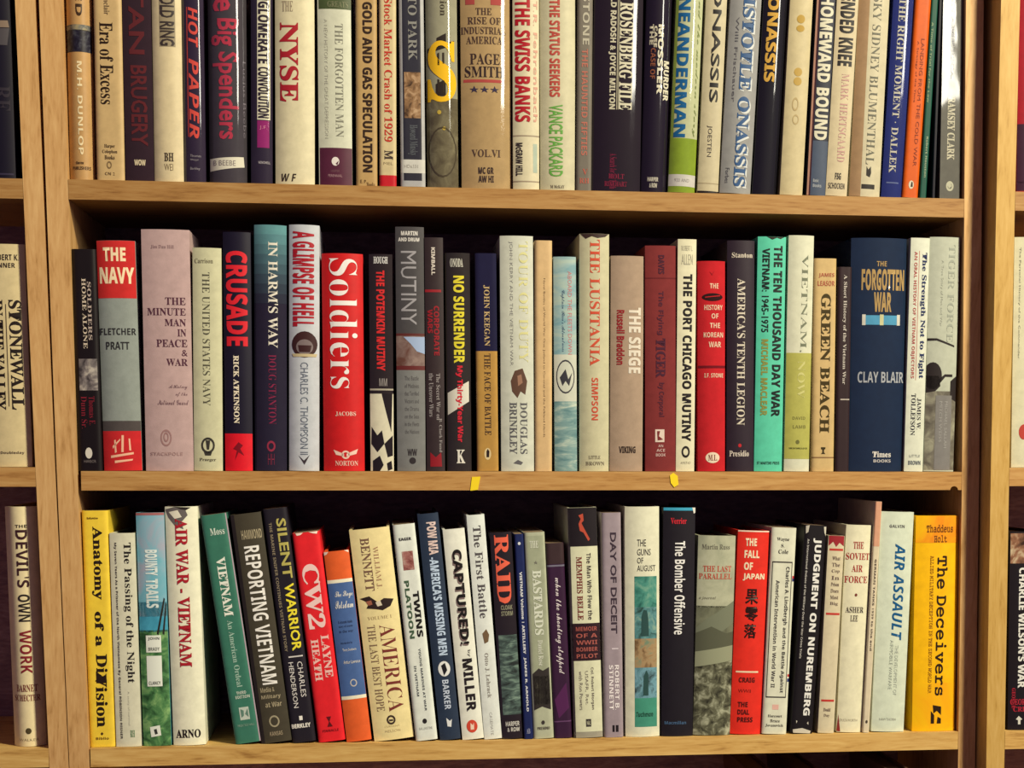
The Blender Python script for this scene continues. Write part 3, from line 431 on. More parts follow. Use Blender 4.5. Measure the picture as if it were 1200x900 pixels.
# ---- bottom shelf in view, left to right
B('3', 106, 135.6, 94.5, 127, 598.6, (230, 180, 54), .10, P, 'jacket', 'golden yellow paperback with black serif vertical lettering, first on the bottom shelf',
  ('Nh', 'Ballantine', 'b', (90, 60, 30), .2, .62, 606, 608.5), ('Tv', 'Anatomy', 'F', (36, 26, 26), 617, 702, .30, .76), ('Tv', 'of a', 'F', (36, 26, 26), 716, 757, .36, .70), ('Tv', 'Di', 'F', (36, 26, 26), 766, 788, .36, .78), ('Tv', 'Vision', 'F', (36, 26, 26), 789, 852, .30, .74), ('Rp2', (36, 26, 26), [(.34, 786), (.74, 796), (.74, 800), (.34, 800)]), ('Mp', (60, 40, 30), [(.42, 860), (.48, 858), (.54, 860), (.48, 862)]), ('Mh', 'Biblio', 'b', (100, 70, 34), .24, .74, 864, 867))
B('3', 136, 165.6, 127.5, 157.6, 625, (192, 186, 150), .07, H, 'jacket', 'short pale book with black serif letters, right beside the golden yellow paperback',
  ('Tv', 'The Passing of the Night', 'f', (34, 30, 32), 636, 800, .48, .84), ('Nv', 'My Seven Years As a Prisoner of the North Vietnamese By General ROBINSON RISNER', 'b', (66, 60, 56), 636, 866, .16, .28), ('Mh', 'RH', 'f', (90, 120, 80), .58, .76, 856, 864), ('Nv', 'A story of survival', 't', (150, 145, 120), 810, 850, .5, .6))
B('3', 167.5, 201, 159, 191.4, 601, (88, 150, 146), .10, H, 'jacket', 'picture-covered book, sky blue above and jungle green below, with a white text panel',
  ('Pb', picture(((150, 146, 146), (116, 156, 156), (84, 152, 152)), 24), 601, 722), ('Pb', picture(((52, 120, 132), (70, 146, 156)), 60), 705, 740), ('Pb', picture(((34, 62, 38), (70, 112, 64), (124, 158, 92)), 80), 738, 876), ('Bb2', (150, 90, 84), 601, 604), ('Tv2', 'BOUNTY', 'B', (200, 206, 190), 644, 674, .28, .72), ('Tv2', 'TRAILS', 'B', (190, 198, 178), 678, 712, .28, .72), ('Lp3', (206, 206, 178), [(.22, 744), (.76, 744), (.76, 764), (.22, 764)], [(.22, 768), (.76, 768), (.76, 804), (.22, 804)]), ('Ah4', 'JOHN', 'b', (70, 70, 62), .3, .7, 746, 750), ('Ah4', 'BRADY', 'b', (90, 90, 78), .3, .7, 758, 762), ('Ah4', 'CLANCY', 'b', (70, 70, 62), .28, .7, 798, 802), ('Pp3', (36, 34, 32), [(.62, 742), (.9, 700), (.94, 702), (.68, 744)], [(.82, 742), (.96, 706), (.99, 708), (.88, 744)]), ('Mp3', (206, 206, 178), [(.26, 852), (.62, 850), (.66, 862), (.3, 864)]), ('Mp4', (50, 50, 46), [(.4, 855), (.5, 854), (.54, 860), (.44, 861)]))
B('3', 204, 240, 191.5, 232, 594, (212, 206, 166), .12, H, 'jacket', 'cream book with brick-red serif capitals and a torn grey patch at its top',
  ('Wp', (96, 88, 80), [(.02, 597), (.3, 594), (.62, 596), (.7, 604), (.5, 612), (.56, 620), (.3, 616), (.1, 606)]), ('Wp1', (206, 198, 164), [(.12, 600), (.4, 598), (.52, 606), (.3, 608)]), ('Wp2', (40, 34, 34), [(.3, 594), (.8, 595), (.66, 598), (.5, 597)]),
  ('Tv3', 'AIR WAR - VIETNAM', 'F', (156, 32, 42), 608, 781, .30, .68), ('Ah', 'ARNO', 'F', (36, 28, 30), .10, .86, 855, 865))
B('3', 275.5, 306.5, 234.5, 264.7, 603, (56, 106, 82), .06, P, 'jacket', 'leaning green paperback with white vertical capitals, right of the dark gap',
  ('Ah', 'Moss', 'f', (200, 206, 176), .28, .84, 619, 627), ('Tv', 'VIETNAM', 'F', (216, 214, 184), 653, 722, .34, .70), ('Tv', 'An American Ordeal', 'f', (150, 176, 146), 727, 806, .40, .62), ('Nh', 'THIRD', 'b', (190, 196, 166), .34, .72, 811, 814.5), ('Nh', 'EDITION', 'b', (190, 196, 166), .28, .84, 816, 819.5), ('Mb', (176, 182, 156), 830, 845, .34, .72), ('Mp2', (90, 120, 98), [(.4, 832), (.52, 834), (.5, 840), (.4, 842)], [(.56, 838), (.68, 832), (.68, 842)]), ('Mh', 'PRENTICE HALL', 't', (150, 170, 140), .2, .86, 850, 852.5), ('Bb1', (150, 130, 130), 603, 874, .955, 1))
B('3', 307, 341, 267.5, 306.5, 602, (64, 58, 46), .07, H, 'jacket', 'leaning dark olive book with tall narrow white capitals',
  ('Bb', (40, 34, 36), 602, 874, 0, .12), ('Ah', 'HAMMOND', 'b', (156, 142, 106), .28, .94, 621, 632), ('Tv', 'REPORTING VIETNAM', 'b', (228, 222, 194), 640, 803, .30, .80), ('Nh', 'Media &', 'b', (156, 142, 106), .2, .66, 806, 812), ('Nh', 'Military', 'b', (156, 142, 106), .2, .84, 815, 821), ('Nh', 'at War', 'b', (156, 142, 106), .3, .84, 824, 830), ('Mo', (150, 138, 104), 847, .52, 6, 7, .72), ('Mh', 'KANSAS', 'b', (146, 130, 98), .32, .74, 859, 864))
B('3', 341.6, 371.2, 308, 334.7, 596, (34, 30, 38), .06, P, 'jacket', 'leaning black book with yellow slanting capitals and white names lower down',
  ('Tv', 'SILENT', 'x', (168, 156, 78), 608, 678, .50, .90), ('Tv', 'WARRIOR', 'x', (222, 202, 52), 684, 763, .50, .90), ('Nv', 'THE MARINE SNIPER CONTINUES VIETNAM STORY', 'b', (130, 116, 88), 612, 763, .18, .30), ('Av', 'CHARLES', 's', (206, 198, 176), 776, 818, .62, .84), ('Av', 'HENDERSON', 's', (206, 198, 176), 776, 830, .26, .46), ('Bb', (200, 192, 170), 769, 770.5, .3, .9), ('Mh', 'BERKLEY', 'B', (222, 212, 184), .06, .86, 849, 854), ('Mb', (222, 212, 184), 840, 845, .42, .56))
B('3', 373.2, 405, 342, 374, 624, (208, 36, 42), .07, P, 'jacket', 'leaning bright red paperback with a big pinkish title, on the bottom shelf',
  ('Tv', 'CW2', 'F', (240, 184, 164), 661, 737, .18, .82), ('Av', 'LAYNE', 'F', (240, 172, 150), 745, 795, .56, .86), ('Av', 'HEATH', 'F', (240, 172, 150), 749, 798, .18, .46), ('Mp', (90, 22, 30), [(.4, 841), (.58, 841), (.5, 847), (.6, 853), (.4, 853), (.48, 847)]), ('Mh', 'PINNACLE', 'b', (120, 24, 32), .2, .8, 856, 859), ('Wp', (226, 200, 170), [(.12, 624), (.4, 624), (.3, 626.5), (.16, 627)], [(.6, 624), (.94, 624), (.9, 627), (.74, 626)]))
B('3', 405.8, 436, 379.3, 408.2, 646, (208, 88, 42), .10, H, 'jacket', 'short leaning book with orange ends and a blue middle panel',
  ('Bb', (226, 210, 170), 679, 683), ('Bb', (68, 92, 128), 683, 816), ('Bb', (226, 210, 170), 816, 820), ('Th1', 'The Siege', 'c', (224, 214, 186), .24, .94, 693, 702), ('Th1', 'Potsdam', 'c', (224, 214, 186), .2, .92, 704, 713), *[('Nh1', t, 's', (40, 50, 74), .24, .8, 727 + i * 5.5, 730.5 + i * 5.5) for i, t in enumerate(['A dramatic inside', 'story of events', 'in the war'])], ('Ah1', 'Terry Southern', 's', (210, 202, 176), .28, .82, 760, 764), ('Ah1', 'Introduction by', 's', (40, 50, 74), .24, .7, 752, 755.5), ('Ah1', 'Arthur Lawrence', 's', (210, 202, 176), .26, .92, 774, 778), ('Mo1', (180, 170, 150), 801, .56, 4, 4.5, .7), ('Wp', (220, 200, 170), [(.0, 646), (.18, 646), (.1, 649), (0, 650)], [(.8, 646), (.98, 646), (.98, 649)]))
B('3', 438.3, 485.8, 408.6, 455.8, 619.6, (220, 200, 134), .08, H, 'jacket', 'wide pale yellow leaning book with a small dark eagle picture',
  ('Av', 'WILLIAM J.', 'l', (160, 120, 86), 641, 690, .52, .66), ('Av', 'BENNETT', 'f', (116, 86, 66), 630, 692, .24, .46), ('Pp', (46, 34, 34), [(.06, 700), (.3, 698), (.5, 706), (.66, 702), (.9, 704), (.8, 712), (.6, 716), (.44, 714), (.2, 712), (.28, 706)]), ('Pp1', (200, 186, 150), [(.44, 706), (.56, 704), (.6, 710), (.48, 711)]), ('Pp1', (150, 90, 66), [(.2, 704), (.34, 703), (.36, 708), (.26, 709)]), ('Nh', 'VOLUME I', 'l', (170, 146, 98), .2, .8, 722, 726), ('Tv', 'AMERICA', 'l', (116, 50, 44), 733, 836, .46, .84), ('Tv', 'THE LAST BEST HOPE', 'l', (126, 100, 72), 732, 834, .16, .36), ('Mo', (60, 46, 40), 845.5, .48, 5.2, 5.6, .6), ('Mp', (60, 46, 40), [(.43, 845), (.53, 845), (.53, 847), (.43, 847)]), ('Mh', 'NELSON', 't', (180, 158, 108), .3, .68, 857, 860), ('Nh', 'CURRENT', 't', (196, 176, 120), .3, .68, 852, 854))
B('3', 488, 512.3, 459, 486.5, 614.5, (208, 208, 182), .07, P, 'jacket', 'white leaning paperback with a small red photo and bold black and green words',
  ('Ah', 'EAGER', 'B', (50, 46, 48), .22, .78, 630, 633.5), ('Pb', picture(((96, 44, 42), (150, 96, 84), (170, 140, 120)), 120), 646, 668, .28, .78), ('Tv', 'TWINS', 'B', (30, 28, 30), 693, 747, .58, .86), ('Tv', 'PLATOON', 'B', (66, 86, 62), 680, 748, .24, .46), ('Nv', 'YOUNG MARINES AT WAR', 'b', (70, 74, 72), 760, 834, .56, .66), ('Nv', 'IN VIETNAM', 'b', (70, 74, 72), 780, 816, .28, .38), ('Md', (40, 36, 38), 846, .5, 2.6, 3), ('Mh', 'BALLANTINE', 't', (150, 148, 130), .22, .82, 853, 856))
B('3', 516, 540, 488.6, 513.4, 602, (42, 52, 66), .08, H, 'jacket', 'tall slate-blue leaning book with pale lettering and a round black and white emblem',
  ('Tv', 'POW MIA', 'B', (206, 180, 160), 612, 650, .38, .84), ('Tv', "-AMERICA'S MISSING MEN", 'B', (176, 190, 194), 653, 768, .36, .78), ('Md', (214, 210, 190), 784, .54, 7, 9), ('Mp1', (30, 28, 34), [(.4, 780), (.6, 777), (.68, 786), (.5, 792)]), ('Av', 'BARKER', 'b', (186, 192, 190), 797, 832, .38, .68), ('Mp', (210, 208, 190), [(.4, 842), (.56, 846), (.66, 844), (.6, 853), (.42, 852)]))
B('3', 542, 567.7, 518.5, 544.6, 620, (216, 212, 182), .08, H, 'jacket', 'whitish leaning book with shadowed black capitals and a red disc at its foot',
  ('Tv', 'CAPTURED!', 'B', (120, 100, 90), 646, 757, .30, .72), ('Tv2', 'CAPTURED!', 'B', (30, 26, 30), 644, 755, .34, .76), ('Tv2', 'by', 's', (60, 56, 54), 762, 770, .6, .75), ('Av2', 'MILLER', 'B', (38, 32, 36), 772, 834, .34, .78), ('Md', (196, 70, 50), 852, .5, 6.4, 7.6), ('Mp1', (226, 196, 160), [(.44, 848), (.54, 851), (.6, 848), (.58, 856), (.42, 856)]))
B('3', 568, 587.8, 545.5, 568.2, 603.5, (214, 214, 190), .06, H, 'jacket', 'tall white leaning book with grey serif letters and a tiny brown picture',
  ('Tv', 'The First Battle', 'f', (84, 78, 74), 616, 724, .30, .74), ('Pp', (110, 86, 60), [(.36, 742), (.6, 737), (.74, 744), (.66, 752), (.44, 754)]), ('Av', 'Otto J. Lehrack', 'f', (140, 132, 114), 765, 818, .36, .6), ('Mv', 'CASEMATE', 't', (160, 154, 136), 835, 862, .4, .55))
B('3', 589, 613.6, 573.5, 599.8, 624, (36, 30, 34), .10, H, 'gloss', 'dark book with a short fat orange-red title and a murky green water picture',
  ('Tv', 'RAID', 'F', (224, 96, 66), 627, 707, .18, .84), ('Nh', 'CLOAK', 'B', (130, 126, 96), .3, .84, 709, 714.5), ('Nh', 'STORM', 'B', (130, 126, 96), .3, .84, 716, 721.5), ('Pb', picture(((40, 46, 42), (72, 88, 76), (120, 140, 116)), 70, 'gloss', (1, 1, 3)), 744, 838, .1, .96), ('Mh', 'HARPER', 'b', (206, 200, 176), .2, .84, 846, 851.5), ('Mh', '& ROW', 'b', (206, 200, 176), .26, .84, 853, 858))
B('3', 614.3, 625, 602.5, 613.2, 626, (30, 38, 76), .05, P, 'jacket', 'very thin navy blue book with white vertical lettering, right of the orange-titled one',
  ('Tv', 'VIETNAM Volume 1 ARTILLERY', 'B', (206, 204, 190), 670, 766, .36, .66), ('Av', 'JAMES R. ARNOLD', 'B', (206, 204, 190), 770, 834, .36, .66), ('Mh', 'AB', 'f', (150, 150, 160), .3, .7, 854, 860), ('Md', (206, 204, 190), 637, .5, 1.6, 1.8))
B('3', 626, 648.8, 613.8, 638.5, 624, (168, 168, 132), .06, P, 'jacket', 'grey-cream book with pale ghostly lettering over a dark torn-edged picture low down',
  ('Bb', (150, 152, 118), 628, 788, .12, .92), ('Th2', 'THE', 'f', (206, 204, 172), .24, .66, 634, 642), ('Rh2', '★', 's', (110, 106, 90), .4, .6, 657, 661), ('Tv2', 'BASTARDS', 'F', (204, 204, 172), 668, 744, .3, .74), ('Av2', 'Daniel Rose', 'f', (206, 204, 172), 750, 780, .42, .66), ('Pp2', (52, 46, 44), [(.1, 789), (.4, 783), (.6, 786), (.92, 782), (.92, 832), (.5, 828), (.1, 832)]), ('Pb3', picture(((44, 40, 40), (74, 68, 60), (110, 104, 84)), 130), 792, 826, .12, .92), ('Md2', (60, 54, 50), 847, .5, 2, 2.4), ('Mh2', 'PRESIDIO', 'f', (80, 74, 64), .2, .82, 852, 855.5))
B('3', 649.6, 670.7, 639.5, 660.3, 636.6, (54, 30, 52), .06, P, 'jacket', 'dark purple book with white handwriting-like vertical letters',
  ('Bb', (58, 42, 44), 636, 661), ('Bb', (110, 104, 110), 662, 664), ('Tv', 'when the shooting stopped', 'c', (214, 200, 184), 677, 790, .30, .72), ('Bb', (96, 62, 90), 845, 846.5), ('Rp', (80, 36, 72), [(.1, 820), (.8, 800), (.9, 830), (.3, 842)]))
B('3', 674, 706, 664.5, 699.7, 595, (204, 200, 156), .07, H, 'jacket', 'tall cream book with a red figure on its black top and dark middle band',
  ('Bb', (34, 28, 34), 595, 640), ('Bb', (60, 52, 54), 595, 866, 0, .06), ('Pp1', (176, 72, 52), [(.36, 604), (.52, 602), (.54, 610), (.46, 613), (.56, 620), (.74, 632), (.68, 634), (.52, 624), (.4, 622), (.36, 614), (.44, 608)]), ('Tv', 'MEMPHIS BELLE', 'F', (120, 60, 50), 652, 726, .24, .44), ('Tv', 'The Man Who Flew the', 'b', (66, 56, 52), 648, 726, .60, .76), ('Bb', (46, 28, 36), 730, 774), *[('Nh2', t, 'b', (160, 84, 72), .16, .9, 734 + i * 8, 739 + i * 8) for i, t in enumerate(['MEMOIR', 'OF A', 'WWII', 'BOMBER', 'PILOT'])], ('Av', 'Col. Robert Morgan', 'b', (110, 100, 84), 782, 832, .62, .74), ('Av', 'USAFR, Ret.', 's', (120, 110, 92), 786, 826, .42, .54), ('Av', 'with Ron Powers', 's', (120, 110, 92), 786, 832, .22, .34), ('Mp', (56, 50, 48), [(.42, 843), (.6, 843), (.6, 852), (.42, 852)]), ('Mh', 'NAL', 's', (206, 200, 156), .45, .57, 845, 850), ('Bb', (150, 142, 116), 858, 867))
B('3', 709, 730.3, 704.5, 728, 601, (146, 130, 126), .05, P, 'jacket', 'grey-mauve paperback with wide-set dark vertical capitals above white ones',
  ('Tv', 'DAY OF DECEIT', 'x', (58, 46, 54), 624, 742, .42, .74), ('Av', 'ROBERT B.', 'b', (224, 212, 194), 779, 832, .58, .80), ('Av', 'STINNETT', 'b', (224, 212, 194), 779, 832, .28, .5), ('Bb', (196, 182, 172), 759, 760.5, .44, .78), ('Mb', (34, 28, 34), 850, 858, .42, .54), ('Mb', (34, 28, 34), 850, 858, .6, .74))
B('3', 735.4, 772, 731.2, 774.6, 594, (214, 208, 168), .12, H, 'jacket', 'cream book with a long teal picture panel of soldiers down its lower two thirds',
  ('Th', 'THE', 's', (44, 40, 40), .34, .60, 632, 640), ('Th', 'GUNS', 's', (44, 40, 40), .34, .74, 643, 650.5), ('Th', 'OF', 's', (44, 40, 40), .34, .52, 653, 660), ('Th', 'AUGUST', 's', (44, 40, 40), .34, .88, 662, 669),
  ('Pb', picture(((34, 84, 72), (70, 132, 110), (120, 160, 128)), 70), 675, 711, .26, .92), ('Pb', picture(((44, 70, 62), (84, 130, 122), (134, 160, 130)), 90), 711, 748, .26, .92), ('Pb', picture(((110, 84, 56), (160, 130, 88), (110, 126, 96)), 90), 748, 782, .26, .92), ('Pb', picture(((50, 66, 66), (110, 150, 150), (50, 90, 90)), 80), 782, 818, .26, .92), ('Pb', (66, 136, 106), 818, 852, .26, .92), ('Pp1', (44, 72, 66), [(.45, 745), (.46, 722), (.52, 714), (.62, 715), (.66, 724), (.68, 745)], [(.5, 815), (.52, 792), (.6, 785), (.66, 790), (.66, 815)]), ('Ah1', 'Tuchman', 'i', (28, 60, 48), .3, .8, 834, 840))
B('3', 776.2, 811.2, 777, 816.6, 595, (32, 28, 36), .08, H, 'jacket', 'tall black book with white title, small red name and a blue top edge',
  ('Bb', (60, 150, 166), 595, 598.5), ('Ah', 'Verrier', 'F', (196, 42, 52), .22, .72, 607, 614), ('Tv', 'The Bomber Offensive', 'b', (228, 222, 200), 634, 743, .36, .70), ('Mh', 'Macmillan', 'b', (70, 96, 118), .1, .78, 845, 849), ('Rp1', (214, 206, 180), [(.9, 595), (1, 595), (1, 601), (.95, 602)]))
B('3', 813.2, 855.2, 818, 864, 628, (170, 168, 130), .10, H, 'jacket', 'book with a misty hillside photo and two thin red lines of title',
  ('Pb', picture(((150, 150, 118), (168, 166, 130), (180, 178, 142)), 40), 628, 712), ('Ah1', 'Martin Russ', 'f', (108, 104, 84), .1, .84, 638, 644), ('Th1', 'THE LAST', 'f', (176, 72, 52), .14, .9, 663, 670), ('Th1', 'PARALLEL', 'f', (176, 72, 52), .04, .92, 672, 678.5), ('Nh1', 'a journal', 'i', (120, 116, 92), .06, .5, 699, 703), ('Pb', picture(((92, 92, 70), (124, 124, 94)), 60), 710, 768), ('Pp1', (112, 114, 88), [(0, 736), (.3, 724), (.6, 716), (1, 704), (1, 730), (.5, 746), (0, 756)]), ('Pp2', (84, 84, 64), [(0, 742), (.4, 734), (.8, 742), (1, 740), (1, 768), (0, 766)]), ('Pp3', (140, 140, 106), [(0, 764), (.5, 760), (1, 756), (1, 774), (0, 782)]), ('Pb1', picture(((44, 42, 36), (96, 94, 70), (168, 166, 130)), 110), 774, 863))
B('3', 857, 891, 864.5, 903.3, 622, (214, 46, 36), .10, H, 'jacket', 'bright red book with white stacked words and three black brush characters',
  ('Th', 'THE', 'B', (230, 206, 160), .24, .60, 631, 640), ('Th', 'FALL', 'B', (230, 206, 160), .22, .70, 645, 654), ('Th', 'OF', 'B', (230, 206, 160), .22, .50, 659, 668), ('Th', 'JAPAN', 'B', (230, 206, 160), .20, .90, 672, 680.5), ('Rh', '果', 'x', (40, 20, 24), .30, .72, 690, 708), ('Rh', '零', 'x', (40, 20, 24), .30, .74, 711, 728), ('Rh', '落', 'x', (40, 20, 24), .30, .70, 731, 748), ('Bb', (226, 196, 150), 786.5, 788.5, .1, .82), ('Ah', 'CRAIG', 'B', (90, 24, 26), .20, .72, 794, 800), ('Nh', 'WWII', 't', (90, 24, 26), .2, .6, 808, 812), ('Mh', 'THE', 'B', (80, 22, 26), .20, .52, 823, 829), ('Mh', 'DIAL', 'B', (80, 22, 26), .20, .58, 832, 838), ('Mh', 'PRESS', 'B', (80, 22, 26), .20, .70, 841, 847), ('Wb', (226, 206, 170), 622, 623.6))
B('3', 893, 921.7, 905, 933.8, 618.6, (208, 204, 168), .07, P, 'jacket', 'grey-cream book with two vertical text lines inside a thin black frame',
  ('Ah', 'Wayne', 'f', (60, 54, 50), .22, .72, 630, 635), ('Ah', 'S.', 'f', (60, 54, 50), .4, .54, 637.5, 641.5), ('Ah', 'Cole', 'f', (60, 54, 50), .3, .7, 644, 649), ('Bb', (60, 54, 50), 658, 659.5, .08, .90), ('Bb', (60, 54, 50), 816.5, 818, .08, .90), ('Bb', (60, 54, 50), 658, 818, .08, .11), ('Bb', (60, 54, 50), 658, 818, .87, .90), ('Tv', 'Charles A. Lindbergh', 'b', (58, 54, 52), 664, 732, .60, .80), ('Tv', 'and the Battle Against', 'b', (58, 54, 52), 735, 812, .60, .78), ('Tv', 'American Intervention in World War II', 'b', (70, 64, 60), 680, 806, .26, .42), ('Mb', (214, 166, 140), 826, 832, .36, .62), ('Mh', 'Harcourt', 'f', (70, 64, 56), .2, .78, 838, 841), ('Mh', 'Brace', 'f', (70, 64, 56), .3, .7, 843.5, 847), ('Mh', 'Jovanovich', 'f', (70, 64, 56), .12, .84, 849, 852.5), ('Rb', (180, 50, 50), 674.5, 677.5, .92, 1), ('Rb', (50, 50, 90), 677.5, 681, .92, 1), ('Rb', (180, 50, 50), 790, 793, .92, 1), ('Rb', (50, 60, 100), 795, 799, .92, 1))
B('3', 927, 952, 943.5, 969.7, 615.8, (30, 26, 32), .06, P, 'jacket', 'leaning black paperback with heavy white vertical capitals and scuffed ends',
  ('Tv', 'JUDGMENT ON NUREMBERG', 'B', (228, 222, 198), 631, 839, .42, .80), ('Nv', 'An International Debate of the Military Over the War Crime Trials', 'b', (190, 182, 160), 632, 772, .12, .24), ('Wp', (200, 190, 160), [(.04, 617), (.2, 616), (.16, 624), (.06, 626)], [(.86, 617), (.98, 617), (.98, 628), (.9, 624)], [(.08, 856), (.5, 854), (.9, 857), (.88, 860), (.1, 860)], [(.2, 845), (.26, 846), (.22, 849)], [(.7, 848), (.76, 846), (.78, 850)]))
B('3', 957.8, 978, 972, 989.4, 628, (208, 192, 148), .07, H, 'jacket', 'short cream book with a torn dark red top and thin red lines across',
  ('Wp', (150, 40, 46), [(.02, 628), (.98, 628), (.98, 640), (.7, 636), (.5, 641), (.3, 635), (.04, 640)]), ('Bb', (190, 60, 50), 643, 645.5, .1, .95), ('Bb', (190, 60, 50), 718, 720.5, .1, .95), ('Bb', (190, 60, 50), 820, 822.5, .1, .9), *[('Th', t, 'f', (110, 90, 76), .3, .8, 652 + i * 7.6, 656.5 + i * 7.6) for i, t in enumerate(['What', 'The', 'Cop', 'In', 'Prison', 'Does', 'Most', 'Big'])], ('Mh', 'Dodd', 'f', (110, 90, 76), .26, .7, 830, 834), ('Mh', 'Day', 'f', (110, 90, 76), .3, .66, 837, 841))
B('3', 982, 1008.5, 991.3, 1023, 615.5, (224, 214, 168), .10, H, 'jacket', 'cream book with four stacked red serif words and small dark ones below',
  ('Th', 'THE', 'f', (166, 50, 44), .30, .72, 635, 643), ('Th', 'SOVIET', 'f', (166, 50, 44), .04, .98, 648, 656), ('Th', 'AIR', 'f', (166, 50, 44), .28, .72, 662, 670), ('Th', 'FORCE', 'f', (166, 50, 44), .02, .94, 675, 683), ('Rd', (120, 60, 50), 697, .5, 1.6, 1.8), ('Ah', 'ASHER', 'f', (76, 64, 56), .12, .84, 711, 718), ('Ah', 'LEE', 'f', (76, 64, 56), .32, .62, 721, 728), ('Mh', 'DUCKWORTH', 't', (150, 136, 104), .1, .8, 843, 846), ('Wp', (140, 50, 46), [(.0, 858), (.04, 838), (.14, 858)]))
B('3', 1011, 1018.5, 1026, 1034, 588, (212, 194, 152), .06, P, 'jacket', 'tall very thin pinkish-topped book, between two wide cream spines',
  ('Pb', (206, 150, 112), 588, 640), ('Tv', 'GERMAN TANKS 1939 to the end', 'b', (80, 66, 56), 655, 762, .36, .66), ('Md', (70, 60, 50), 846, .5, 1.4, 2))
B('3', 1020, 1061, 1034.8, 1070.3, 600, (206, 210, 174), .07, H, 'jacket', 'pale greenish-white book with blue slanted vertical capitals, left of the orange-yellow one',
  ('Ah', 'GALVIN', 'b', (96, 92, 84), .26, .72, 615, 618.5), ('Tv', 'AIR ASSAULT', 'i', (22, 84, 120), 637, 750, .46, .78), ('Nv', 'THE DEVELOPMENT OF', 't', (160, 164, 140), 756, 815, .6, .7), ('Nv', 'AIRMOBILE WARFARE', 't', (150, 154, 130), 750, 808, .44, .54), ('Mh', 'HAWTHORN', 't', (140, 136, 114), .22, .72, 842, 845))
B('3', 1070, 1122.5, 1073.5, 1129.3, 604.5, (242, 180, 24), .06, H, 'jacket', 'wide orange-yellow book with black typewriter letters, last on the bottom shelf',
  ('Pb', picture(((242, 186, 24), (240, 160, 28), (226, 120, 30)), 18), 604, 636), ('Pb', picture(((246, 190, 22), (242, 172, 26), (236, 150, 28)), 14), 800, 858), ('Ah1', 'Thaddeus', 'M', (110, 60, 24), .24, .86, 615, 624), ('Ah1', 'Holt', 'M', (110, 60, 24), .42, .72, 627, 635.5), ('Tv1', 'The Deceivers', 'M', (44, 28, 26), 651, 815, .50, .76), ('Nv1', 'ALLIED MILITARY DECEPTION IN THE SECOND WORLD WAR', 'm', (150, 96, 24), 651, 812, .34, .42), ('Mp1', (46, 30, 24), [(.46, 826), (.66, 828), (.66, 838), (.56, 833), (.48, 836)], [(.42, 833), (.50, 838), (.5, 848), (.42, 848)], [(.58, 840), (.66, 842), (.66, 848), (.56, 848)]))

# ---- the shelf further down: only the tops show in the dark gap
B('4', 900, 925, 880, 906, 905, (70, 44, 40), .1, H, 'jacket', 'dark brown book below the bottom shelf, leftmost of three tops in the gap')
B('4', 950, 976, 935, 962, 904, (76, 40, 38), .1, H, 'jacket', 'reddish brown book below the bottom shelf, middle of three tops in the gap')
B('4', 1040, 1066, 1040, 1066, 902, (90, 66, 50), .1, H, 'jacket', 'pale brown book below the bottom shelf, rightmost of three tops in the gap')

# ---- neighbouring bookcases
B('L1', -16, 17.5, -24, 12, -40, (22, 18, 34), .08, H, 'jacket', "dark navy book with a grey picture, at the photo's top left corner",
  ('Pp', (120, 100, 80), [(.3, 24), (.9, 23), (.94, 31), (.3, 32)]), ('Pp', (70, 64, 64), [(.3, 33), (.94, 32), (.86, 52), (.5, 52), (.5, 78), (.3, 78)]), ('Tv', 'RE', 'f', (44, 38, 46), 100, 130, .4, .9), ('Bb', (50, 44, 60), 203, 205, .1, .94))
B('L2', -14, 37, -24, 28, 286, (192, 172, 120), .10, H, 'jacket', 'cream book with heavy black slab capitals, on the middle shelf of the left bookcase',
  ('Ah', 'ROBERT K.', 'b', (44, 34, 34), .22, .86, 298, 305), ('Ah', 'TANNER', 'b', (44, 34, 34), .22, .78, 308, 313.5), ('Tv', 'STONEWALL', 'F', (34, 26, 28), 351, 480, .60, .88), ('Tv', 'IN THE VALLEY', 'F', (34, 26, 28), 351, 480, .24, .47), ('Bb', (60, 46, 42), 356, 476, .525, .545), ('Mh', 'Doubleday', 'b', (80, 62, 50), .30, .84, 529, 533), recess=.006)
B('L3', 15, 52, 2.5, 41, 594, (204, 186, 134), .36, H, 'jacket', 'rounded cream book with black and dark red capitals, alone on the lower left shelf',
  ('Th', 'THE', 'b', (44, 36, 34), .36, .72, 615, 618.5), ('Tv', "DEVIL'S", 'b', (56, 32, 36), 621, 688, .36, .72), ('Tv', 'OWN', 'b', (40, 34, 34), 696, 728, .36, .72), ('Tv', 'WORK', 'b', (120, 36, 42), 738, 789, .36, .72), ('Ah', 'BARNET', 'f', (112, 50, 44), .18, .84, 802, 810.5), ('Ah', 'SCHECTER', 'f', (112, 50, 44), .10, .9, 814, 821.5), ('Md', (70, 60, 40), 857, .52, 3.4, 3.6), ('Mh', 'WALKER', 't', (120, 104, 72), .2, .82, 866, 869), recess=.011)
B('R1', 1192, 1228, 1195.5, 1232, -40, (172, 26, 44), .08, H, 'jacket', 'book with crimson upper part and dark purple foot, at the top right corner',
  ('Bb', (64, 26, 50), 145, 224), ('Bb', (96, 60, 80), 213, 215))
B('R2', 1185.5, 1228, 1190, 1232, 278, (226, 216, 168), .06, H, 'jacket', 'whitish book with one faint line of letters, at the right edge of the photo',
  ('Nv', 'The Personal History of the Commander', 's', (150, 146, 116), 290, 420, .12, .18), ('Md', (196, 70, 56), 506, .32, 6, 9))
